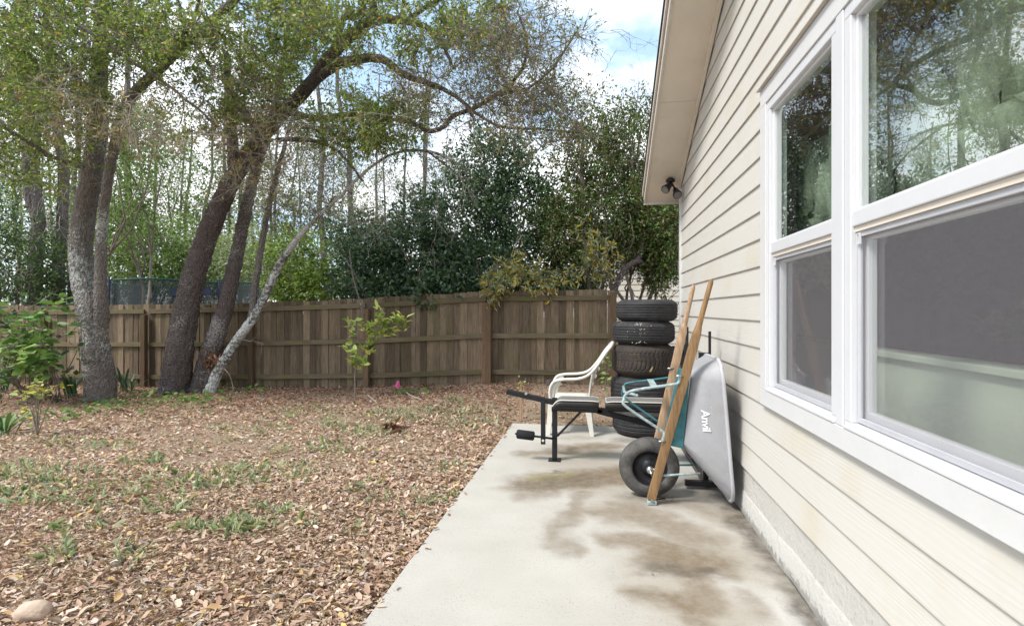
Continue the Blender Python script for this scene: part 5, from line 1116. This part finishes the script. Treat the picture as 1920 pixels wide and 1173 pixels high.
for i in range(38):
    u = -120 + 960 * (i + rs_.random()) / 38; D = rs_.uniform(19, 38)
    where = 'left of the twin-stemmed tree' if u < 140 else 'between the twin-stemmed tree and big oak' if u < 380 else 'between the big oak and lichened trunk' if u < 560 else 'above the dark evergreen'
    place_wood(u, D, rs_.randrange(5), 'slender grey tree in the far woods ' + where, 'slender woodland trees ' + where, rs_.uniform(.85, 1.25))
for u, D, w_, lab in ((68, 13.8, 24, 'thick grey double trunk behind the fence, left of the twin-stemmed tree'), (112, 14.2, 20, 'mauve-grey leaning trunk just behind the grey double trunk')):
    g = gp(u, D); o = empty('background_tree', g, lab, 'tree'); mb = MB()
    a, _ = stem_mesh(mb, [(u, 600, D, w_ * 1.1), (u - 2, 500, D, w_), (u + 4, 420, D, w_ * .95), (u - 6 + (14 if u > 100 else 0), 330, D, w_ * .9), (u - 4, 240, D, w_ * .8), (u - 20, 120, D, w_ * .6), (u - 30, -40, D, w_ * .4)], 10)
    if u < 100: a2, _ = stem_mesh(mb, [(u + 8, 430, D, w_ * .6), (u - 14, 370, D - .1, w_ * .6), (u - 18, 300, D - .2, w_ * .55), (u - 30, 200, D - .3, w_ * .45)], 9, flare=False); a = np.vstack([a, a2])
    mb.build('trunk', M['bark_far'], o, True)
    crown(o, a[25:], ell(u - 20, 200, D, 90, 130, 1.2, 30), GREENS[:5], [2, 3, 2, 2, 2], lv=(6, 10), ls=(.06, .1))
    bare(o, [(P(u + 15 * k, 330 + 25 * k, D - .3), (random.uniform(-.4, .4), 0, -1), 1.4, 1, .012) for k in range(4)])
# far wood that reads as one mass
n = 26000; U = rng.uniform(-250, 1250, n); DD = rng.uniform(30, 48, n); hh = rng.uniform(0, 1, n) ** 1.6 * 8.0
pc = np.array([arr(P(u, 581, d)) for u, d in zip(U, DD)]); pc[:, 2] = -.3 + hh * (1 + .3 * np.sin(U * .02) + .3 * np.sin(U * .051))
v, f, c = leaf_arrays(pc, rng.normal(size=(n, 3)), rng.uniform(.18, .34, n), rng.uniform(.08, .16, n), palette(n, [(.18, .20, .10), (.12, .15, .06), (.24, .22, .15), (.22, .26, .12)], [3, 2, 2, 2]))
tag(link('far_woods', np_mesh('far_woods', v, f, c), None, M['leaf']), 'hazy far woodland beyond the neighbouring yard', 'woods', kind='stuff')

# ------------------------------------------------------------------ yard plants with leaves one can pick apart
def leaf_meshes(nv, L_, W_, mat):
    out = []
    for i in range(nv):
        v, f, c = leaf_arrays(np.zeros((1, 3)), np.array([[1., 0, 0]]), L_ * random.uniform(.8, 1.2), W_ * random.uniform(.85, 1.15), np.ones((1, 3)), True, .10, np.array([[0., 0, 1]]))
        me = np_mesh('leaf', v, f); me.materials.append(mat); out.append(me)
    return out
def put_leaf(me, p, d, parent, name='leaf', roll=None):
    o = bpy.data.objects.new(name, me); COL.objects.link(o); o.parent = parent; o.matrix_parent_inverse = inv_of(parent)
    d = Vector(d).normalized(); q = d.to_track_quat('X', 'Z'); o.rotation_mode = 'QUATERNION'
    r = random.gauss(0, .5) if roll is None else roll
    o.rotation_quaternion = q @ Matrix.Rotation(r, 3, 'X').to_quaternion(); o.location = p; o.scale = [random.uniform(.75, 1.2)] * 3; return o
# shrub at the frame's edge
bs_ = G(95, 752); sh = empty('leafy_shrub', bs_, 'bright green broad-leaved shrub in front of the fence beside the grey tree', 'shrub')
lm_ = leaf_meshes(5, .21, .10, leaf_obj_mat('shrub_leaf', [(.10, .21, .045), (.15, .28, .06), (.24, .38, .09), (.07, .15, .04), (.32, .44, .12), (.18, .32, .07)]))
mb = MB(); Dsh = 8.5; cnt = 0
for i in range(17):
    u1, v1 = random.uniform(-10, 150), random.uniform(545, 690)
    if u1 > 120: v1 = random.choice([random.uniform(575, 600), random.uniform(640, 690)])
    tip = arr(P(u1, v1, Dsh + random.uniform(-.5, .5))); path = branch_path(arr(bs_) + np.array([random.uniform(-.2, .2), random.uniform(-.1, .1), 0]), tip, .10, 7)
    mb.tube(path, list(np.linspace(.012, .003, len(path))), 6, False)
    for k in range(16):
        t = random.uniform(.45, 1.0); x = t * 7; j = min(int(x), 6); p = path[j] + (path[j + 1] - path[j]) * (x - j) + rng.normal(size=3) * .05
        put_leaf(random.choice(lm_), p, (random.gauss(0, 1), random.gauss(0, 1), random.uniform(-.6, .35)), sh); cnt += 1
tag(mb.build('stems', M['twig'], sh, True), kind='stuff')
bs2 = G(60, 742); s2 = empty('leafy_shrub', bs2, 'darker green shrub growing behind the bright broad-leaved shrub', 'shrub')
lm_ = leaf_meshes(5, .17, .075, leaf_obj_mat('dark_shrub_leaf', [(.06, .13, .035), (.09, .18, .045), (.13, .22, .06), (.045, .09, .03)])); mb = MB()
for i in range(16):
    tip = arr(P(random.uniform(-30, 135), random.uniform(535, 700), 8.9 + random.uniform(-.3, .4))); path = branch_path(arr(bs2) + np.array([random.uniform(-.4, .4), random.uniform(-.1, .1), 0]), tip, .08, 7)
    mb.tube(path, list(np.linspace(.012, .003, len(path))), 6, False)
    for k in range(17):
        t = random.uniform(.35, 1.0); x = t * 7; j = min(int(x), 6); p = path[j] + (path[j + 1] - path[j]) * (x - j) + rng.normal(size=3) * .07
        put_leaf(random.choice(lm_), p, (random.gauss(0, 1), random.gauss(0, 1), random.uniform(-.6, .35)), s2)
tag(mb.build('stems', M['twig'], s2, True), kind='stuff')
# little citrus
bc = G(667, 748); ct = empty('citrus_sapling', bc, 'small lime-green citrus sapling standing in front of the fence', 'shrub')
lm_ = leaf_meshes(4, .13, .066, leaf_obj_mat('citrus_leaf', [(.32, .44, .09), (.44, .54, .14), (.58, .62, .20), (.20, .30, .06), (.62, .60, .16)]))
cdots = [(300, 310), (280, 370), (310, 430), (250, 540), (300, 500), (290, 580), (320, 640), (300, 690), (350, 720), (400, 700), (430, 700), (380, 560), (440, 520), (480, 480), (450, 590), (410, 350), (440, 400), (470, 350), (530, 260), (560, 300), (540, 330), (600, 400), (560, 430), (640, 320), (620, 420), (680, 400), (680, 280), (720, 270), (720, 330), (760, 320), (790, 300), (750, 370), (530, 210), (345, 670), (340, 580), (500, 430), (590, 350)]
Dc = bc.y * CT - bc.x * ST; cz = lambda a, b, dd=0: P(600 + a * .2045, 540 + b * .2045, Dc + dd)
mb = MB(); main = smooth_path([bc - Vector((0, 0, .05)), cz(322, 900), cz(320, 800), cz(340, 700), cz(390, 590), cz(420, 500)], 4); mb.tube(main, list(np.linspace(.014, .007, len(main))), 7)
jn = [arr(p) for p in main[8:]] ; lb = [cz(400, 500), cz(470, 460), cz(560, 410), cz(680, 360), cz(760, 310)]; l2 = [cz(400, 500), cz(350, 440), cz(300, 330)]
for q in (lb, l2): sp2 = smooth_path(q, 4); mb.tube(sp2, list(np.linspace(.008, .003, len(sp2))), 6); jn += [arr(p) for p in sp2]
for a, b in cdots:
    p = arr(cz(a, b, random.uniform(-.14, .14))); k = int(np.argmin([np.linalg.norm(p - j) for j in jn])); mb.tube(branch_path(jn[k], p, .0, 3), [.004, .0035, .003, .002], 5, False)
    for _ in range(8): put_leaf(random.choice(lm_), p + rng.normal(size=3) * .028, (random.gauss(0, 1), random.gauss(0, 1), random.uniform(-.2, 1.0)), ct)
mb.build('stem', M['twig'], ct, True)
# yellow sapling
by = G(70, 818); ys_ = empty('yellow_sapling', by, 'thin sapling with yellow-green leaves in front of the leafy shrub', 'shrub'); Dy = by.y * CT - by.x * ST
lm_ = leaf_meshes(3, .10, .045, leaf_obj_mat('yellow_leaf', [(.42, .40, .06), (.30, .34, .06), (.50, .46, .09), (.18, .26, .05)])); mb = MB()
for k in range(9):
    tip = P(random.uniform(35, 108), random.uniform(715, 775), Dy + random.uniform(-.2, .2)); mb.tube(smooth_path([by, by.lerp(tip, .5) + Vector((0, 0, .06)), tip], 3), .005, 5)
    for _ in range(8): put_leaf(random.choice(lm_), Vector(tip) + Vector(rng.normal(size=3) * .05), (random.gauss(0, 1), random.gauss(0, 1), random.uniform(-.3, .5)), ys_)
mb.build('stem', M['twig'], ys_, True)
# strap-leaved clumps
def straps(u, v, n_, L_, label, cols, spread=.8):
    g = G(u, v); o = empty('strap_plant', g, label, 'plant', 'strap-leaved plants along the fence'); m = leaf_obj_mat('strap_leaf', cols); ms_ = []
    for i in range(4):
        mb = MB(); k = 7; bend = random.uniform(.5, 1.3); w_ = .02
        for j in range(k + 1):
            t = j / k; x = math.sin(t * bend) * .8; zz = math.sin(min(t * 1.25, 1.3)) * (1 - .35 * t * bend * .5); ww = w_ * math.sin(math.pi * (.12 + .88 * (1 - t))) + .001
            mb.v += [(x * L_, -ww, zz * L_ * .9), (x * L_, ww, zz * L_ * .9)]
        for j in range(k): mb.f.append((2 * j, 2 * j + 1, 2 * j + 3, 2 * j + 2))
        me = mb.mesh('blade'); me.materials.append(m); ms_.append(me)
    for i in range(n_):
        b = bpy.data.objects.new('blade', random.choice(ms_)); COL.objects.link(b); b.parent = o; b.location = (random.gauss(0, .05), random.gauss(0, .05), -.01); b.rotation_euler = (random.gauss(0, .12), random.uniform(-.5, .3) * spread, random.uniform(0, 6.28)); b.scale = [random.uniform(.6, 1.15)] * 3
SC = [(.05, .11, .05), (.08, .15, .06), (.03, .07, .035), (.13, .20, .09)]
straps(238, 735, 26, .52, 'strap-leaved plant between the grey tree and a fence post', SC); straps(135, 745, 30, .50, 'strap-leaved plant at the foot of the leafy shrub', SC); straps(12, 735, 26, .6, 'strap-leaved plant at the left edge below the fence', SC); straps(8, 815, 24, .30, 'low green plant at the left edge in front of the yellow sapling', [(.08, .17, .04), (.14, .24, .06), (.05, .12, .04)])
# staked seedling by the patio
g = G(975, 790); sk = empty('staked_seedling', g, 'pale seedling tied to a wooden stake beside the patio corner', 'seedling'); Dk = g.y * CT - g.x * ST
MB().bar(g - Vector((0, 0, .08)), P(977, 722, Dk), .034, .034).build('stake', M['handle_pale'], sk, bevel=.003)
lm_ = leaf_meshes(3, .05, .026, leaf_obj_mat('seedling_leaf', [(.50, .48, .20), (.42, .46, .16), (.56, .54, .30)]))
for k in range(22): put_leaf(random.choice(lm_), P(976 + random.gauss(0, 5), 722 + random.gauss(0, 7), Dk) , (random.gauss(0, 1), random.gauss(0, 1), random.uniform(0, 1)), sk)
# vine leaves by the tyres
g = G(1138, 716); vn = empty('vine_sprig', g, 'sprig of green vine leaves beside the tyre stack', 'vine'); lm_ = leaf_meshes(3, .085, .06, leaf_obj_mat('vine_leaf', [(.16, .28, .05), (.26, .36, .09), (.10, .20, .04), (.32, .40, .14)]))
Dv = 8.6; MB().tube(smooth_path([P(1134, 730, Dv), P(1136, 700, Dv), P(1133, 672, Dv)], 4), .006, 6).build('stem', M['twig'], vn, True)
for k in range(34): put_leaf(random.choice(lm_), P(1136 + random.gauss(0, 6), random.choice([random.gauss(672, 6), random.gauss(700, 9)]), Dv + random.uniform(-.1, .1)), (random.gauss(0, 1), random.gauss(-.5, .6), random.uniform(-.6, .6)), vn)
# pink marker ribbon on a bent twig, stump, sticks
g = G(760, 738); pf = empty('marker_ribbon', g, 'small pink ribbon tied to a bent twig in front of the fence', 'ribbon'); Dp = g.y * CT - g.x * ST
MB().tube(smooth_path([G(780, 752), P(757, 738, Dp), P(738, 722, Dp)], 4), .006, 6).build('twig', M['twig_pale'], pf, True)
mb = MB(); q = P(746, 716, Dp)
for k in range(5): mb.add([q + Vector((-.005 + random.uniform(-.02, .02), 0, .02)), q + Vector((.02 + random.uniform(-.02, .02), .01, .03)), q + Vector((.03 + random.uniform(-.03, .03), random.uniform(-.04, .02), -.07 - random.random() * .05)), q + Vector((-.02 + random.uniform(-.03, .03), random.uniform(-.04, .02), -.06 - random.random() * .05))], [(0, 1, 2, 3)])
mb.build('ribbon', plain('pink_plastic', (.62, .10, .24), .5), pf)
g = G(1030, 722); MB_ = MB().tube([g - Vector((0, 0, .05)), g + Vector((.0, 0, .03)), g + Vector((.01, 0, .10))], [.085, .07, .06], 12, True, .18); o = autosmooth(MB_.build('tree_stump', M['bark_b']), 30); tag(o, 'small broken dark stump in the leaves behind the bench', 'stump')
for (a, b, lab) in (((690, 742), (740, 770), 'thin bare stick lying in the leaves below the citrus sapling'), ((785, 728), (792, 752), 'short pale stick standing near the pink ribbon'), ((1010, 718), (1060, 716), 'pale stick lying behind the plastic chair')):
    p, q = G(*a), G(*b); o = MB().tube(branch_path(arr(p) + [0, 0, .02], arr(q) + [0, 0, .02], .03, 5), .008, 6).build('fallen_stick', M['twig_pale'], None, True); tag(o, lab, 'stick')

# ------------------------------------------------------------------ ground cover, grass, leaf litter
def on_ground(u, v, n, su, sv):
    out = []
    for _ in range(n):
        g = G(u + random.gauss(0, su), max(v + random.gauss(0, sv), 690)); out.append(arr(g))
    return np.array(out)
spots = [(300, 742, 90, 38, 7), (350, 755, 60, 30, 6), (245, 760, 60, 30, 8), (180, 765, 40, 25, 8), (430, 722, 26, 12, 5), (415, 745, 40, 25, 8), (480, 735, 20, 14, 4), (500, 712, 14, 12, 3), (590, 712, 12, 10, 3), (130, 775, 40, 30, 8), (790, 740, 18, 9, 4), (757, 738, 18, 7, 4), (60, 790, 30, 30, 8)]
pc = np.vstack([on_ground(*s) for s in spots]); n = len(pc); pc[:, 2] += rng.uniform(.03, .10, n)
d = rng.normal(size=(n, 3)); d[:, 2] *= .25
v, f, c = leaf_arrays(pc, d, rng.uniform(.06, .11, n), rng.uniform(.05, .08, n), palette(n, [(.12, .22, .05), (.08, .16, .04), (.20, .30, .09)], [2, 2, 1]), True, .08, np.tile([0, 0, 1.], (n, 1)) + rng.normal(size=(n, 3)) * .3)
tag(link('ground_cover', np_mesh('ground_cover', v, f, c), None, M['leaf']), 'low green vine leaves around the tree bases', 'ground cover', kind='stuff')
gs = [(210, 920, 150, 70, 12), (40, 890, 140, 40, 10), (30, 940, 120, 40, 9), (480, 882, 70, 60, 6), (330, 900, 110, 70, 8), (440, 995, 80, 20, 6), (240, 1045, 40, 14, 10), (110, 1040, 40, 10, 8), (470, 985, 60, 30, 6), (285, 865, 40, 6, 4), (800, 945, 24, 8, 5), (700, 810, 90, 22, 5), (630, 800, 40, 14, 3), (720, 775, 60, 20, 3), (855, 752, 40, 10, 3), (800, 770, 50, 20, 3), (760, 785, 40, 20, 3), (620, 840, 40, 20, 5), (870, 790, 60, 30, 5), (390, 905, 90, 40, 6), (240, 870, 30, 8, 3), (560, 770, 50, 30, 4), (150, 835, 60, 40, 5), (900, 770, 50, 20, 4)]
rsz = []
for k in range(70):
    gs.append((random.uniform(0, 950), random.uniform(760, 1000), random.randint(6, 18), 10, 3))
pc = np.vstack([on_ground(u, v, int(n_ * 1.6), su * 1.3, sv * 1.3) for u, v, n_, su, sv in gs]); pc = pc[pc[:, 0] < SLAB_X0 - .02]; n = len(pc); d = rng.normal(size=(n, 3)); d[:, 2] = rng.uniform(.15, 1.1, n)
v, f, c = leaf_arrays(pc, d, rng.uniform(.05, .12, n), rng.uniform(.006, .011, n), palette(n, [(.36, .40, .24), (.27, .34, .15), (.45, .47, .32), (.43, .40, .20)], [2, 2, 2, 1]), True, .2)
tag(link('grass', np_mesh('grass', v, f, c), None, M['leaf']), 'thin patches of green grass among the fallen leaves', 'grass', kind='stuff')
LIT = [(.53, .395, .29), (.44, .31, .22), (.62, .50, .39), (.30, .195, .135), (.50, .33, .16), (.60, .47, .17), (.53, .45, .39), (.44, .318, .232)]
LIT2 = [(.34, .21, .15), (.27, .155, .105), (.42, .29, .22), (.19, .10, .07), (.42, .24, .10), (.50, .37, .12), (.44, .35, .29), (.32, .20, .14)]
LW = [4, 4, 3, 3, .6, .25, 1.5, 4]
def litter(n, x0, x1, y0, y1, ls, lift):
    X = rng.uniform(x0, x1, n); Y = rng.uniform(y0, y1, n)
    dn = .62 + .25 * np.sin(X * 1.7 + 1.3 * np.sin(Y * 1.1)) * np.sin(Y * 1.9 + X * .6) + .2 * np.sin(X * 5.1 + Y * 3.3) * np.sin(Y * 4.7 - X * 2.2) + .25 * np.exp(-((X + 1.1) / .8) ** 2); k_ = rng.random(n) < dn; X, Y = X[k_], Y[k_]; n = len(X); Z = ground_z(X, Y) + rng.uniform(.001, lift, n)
    pc = np.stack([X, Y, Z], 1); d = rng.normal(size=(n, 3)); d[:, 2] *= .22; nr_ = np.tile([0, 0, 1.], (n, 1)) + rng.normal(size=(n, 3)) * .22
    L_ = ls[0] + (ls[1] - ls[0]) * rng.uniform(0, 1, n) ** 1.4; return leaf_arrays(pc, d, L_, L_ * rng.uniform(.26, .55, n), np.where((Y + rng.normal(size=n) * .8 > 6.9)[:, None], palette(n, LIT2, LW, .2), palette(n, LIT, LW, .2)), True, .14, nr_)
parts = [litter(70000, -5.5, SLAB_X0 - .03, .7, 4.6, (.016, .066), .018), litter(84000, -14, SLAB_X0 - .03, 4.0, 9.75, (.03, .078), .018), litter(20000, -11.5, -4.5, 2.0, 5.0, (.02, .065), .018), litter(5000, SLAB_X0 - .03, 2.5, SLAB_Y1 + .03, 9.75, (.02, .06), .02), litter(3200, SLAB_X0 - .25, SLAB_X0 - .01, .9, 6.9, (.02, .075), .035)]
nd = 40000; X = rng.uniform(-4.5, SLAB_X0 - .02, nd); Y = rng.uniform(.7, 4.2, nd); pc = np.stack([X, Y, ground_z(X, Y) + rng.uniform(.004, .022, nd)], 1); d = rng.normal(size=(nd, 3)); d[:, 2] *= .15
parts.append(leaf_arrays(pc, d, rng.uniform(.012, .10, nd) * rng.uniform(.4, 1, nd), rng.uniform(.003, .009, nd), palette(nd, LIT, LW, .3)))      # stems, pine straw and crumbs
v, f, c = merge(parts)
tag(link('leaf_litter', np_mesh('leaf_litter', v, f, c), GROUND, M['litter']), kind='stuff')
lmat = leaf_obj_mat('fallen_leaf', LIT[:5] + [(.5, .4, .3), (.33, .2, .13)], .1)
lmat.node_tree.nodes['Principled BSDF'].inputs['Roughness'].default_value = .85
big = []
for i in range(10):
    w_ = random.uniform(.028, .045)
    v, f, c = leaf_arrays(np.zeros((1, 3)), np.array([[1., 0, 0]]), random.uniform(.06, .105), w_, np.ones((1, 3)), True, random.uniform(.05, .22), np.array([[0., 0, 1]])); me = np_mesh('fallen_leaf', v, f); me.materials.append(lmat); big.append(me)
for i in range(270):
    u = random.uniform(-20, 760); vv = 860 + 330 * random.random() ** .6; g = G(u, vv)
    if g.x > SLAB_X0 - .05: continue
    put_leaf(random.choice(big), g + Vector((0, 0, random.uniform(.02, .04))), (random.gauss(0, 1), random.gauss(0, 1), random.gauss(0, .08)), GROUND, 'fallen_leaf', random.gauss(0, .2)).scale = [random.uniform(.5, .95)] * 3
for k in range(26):
    yy = random.uniform(1.2, 6.8); put_leaf(random.choice(big), Vector((SLAB_X0 + abs(random.gauss(0, .035)), yy, .008)), (random.gauss(0, 1), random.gauss(0, 1), random.gauss(0, .08)), GROUND, 'fallen_leaf', random.gauss(0, .2)).scale = [random.uniform(.35, .7)] * 3
# a few strays on the concrete, the dark leaf clump, the leaf stuck on the tyre
for u, v_, lab in ((1222, 1080, 'small brown leaf on the patio below the wheelbarrow'), ):
    x_, y_ = Gs(u, v_); me = big[0].copy(); me.materials.clear(); me.materials.append(plain('orange_leaf', (.40, .22, .08), .8)); o = bpy.data.objects.new('stray_leaf', me); COL.objects.link(o); o.location = (x_, y_, .012); o.scale = (.4, .4, .4); o.rotation_euler = (.2, .3, 1); tag(o, lab, 'leaf')
me = big[1].copy(); me.materials.clear(); me.materials.append(plain('tan_leaf', (.50, .36, .16), .8)); o = bpy.data.objects.new('stray_leaf', me); COL.objects.link(o)
q = Py(1218, 698, TY - .385); o.location = q; o.rotation_euler = (math.pi / 2, -1.1, 0); o.scale = (.8,) * 3; tag(o, 'curled tan leaf stuck to the brownish chevron tyre', 'leaf')
g = G(742, 808); n = 46; pc = arr(g) + rng.normal(size=(n, 3)) * np.array([.09, .06, .015]) + np.array([0, 0, .05])
v, f, c = leaf_arrays(pc, rng.normal(size=(n, 3)) * np.array([1, 1, .5]), rng.uniform(.07, .12, n), rng.uniform(.03, .05, n), palette(n, [(.10, .045, .03), (.16, .08, .05)], [1, 1]), True)
o = link('leaf_clump', np_mesh('leaf_clump', v, f, c), None, M['litter']); tag(o, 'dark reddish clump of dead leaves on the yard', 'leaves', kind='stuff')

# pale stone in the near corner of the yard
g = G(62, 1158); bm = bmesh.new(); bmesh.ops.create_icosphere(bm, subdivisions=3, radius=1)
for v_ in bm.verts:
    c = v_.co; k = 1 + .12 * math.sin(3 * c.x + 1) * math.cos(2.5 * c.y) + .06 * math.sin(7 * c.z + 4 * c.x); v_.co = Vector((c.x * .085 * k, c.y * .06 * k, c.z * .05 * k))
me = bpy.data.meshes.new('stone'); bm.to_mesh(me); bm.free(); o = link('stone', me, None, grime(plain('pale_stone', (.52, .40, .31), .85, var=.2, scale=14, bump=.5, bscale=40), (.25, .17, .11), .5, .2, .6, 12.0), True); o.location = g + Vector((0, 0, .03)); o.rotation_euler = (.1, .2, .5)
tag(o, 'pale tan stone half sunk in the near leaf litter', 'stone')
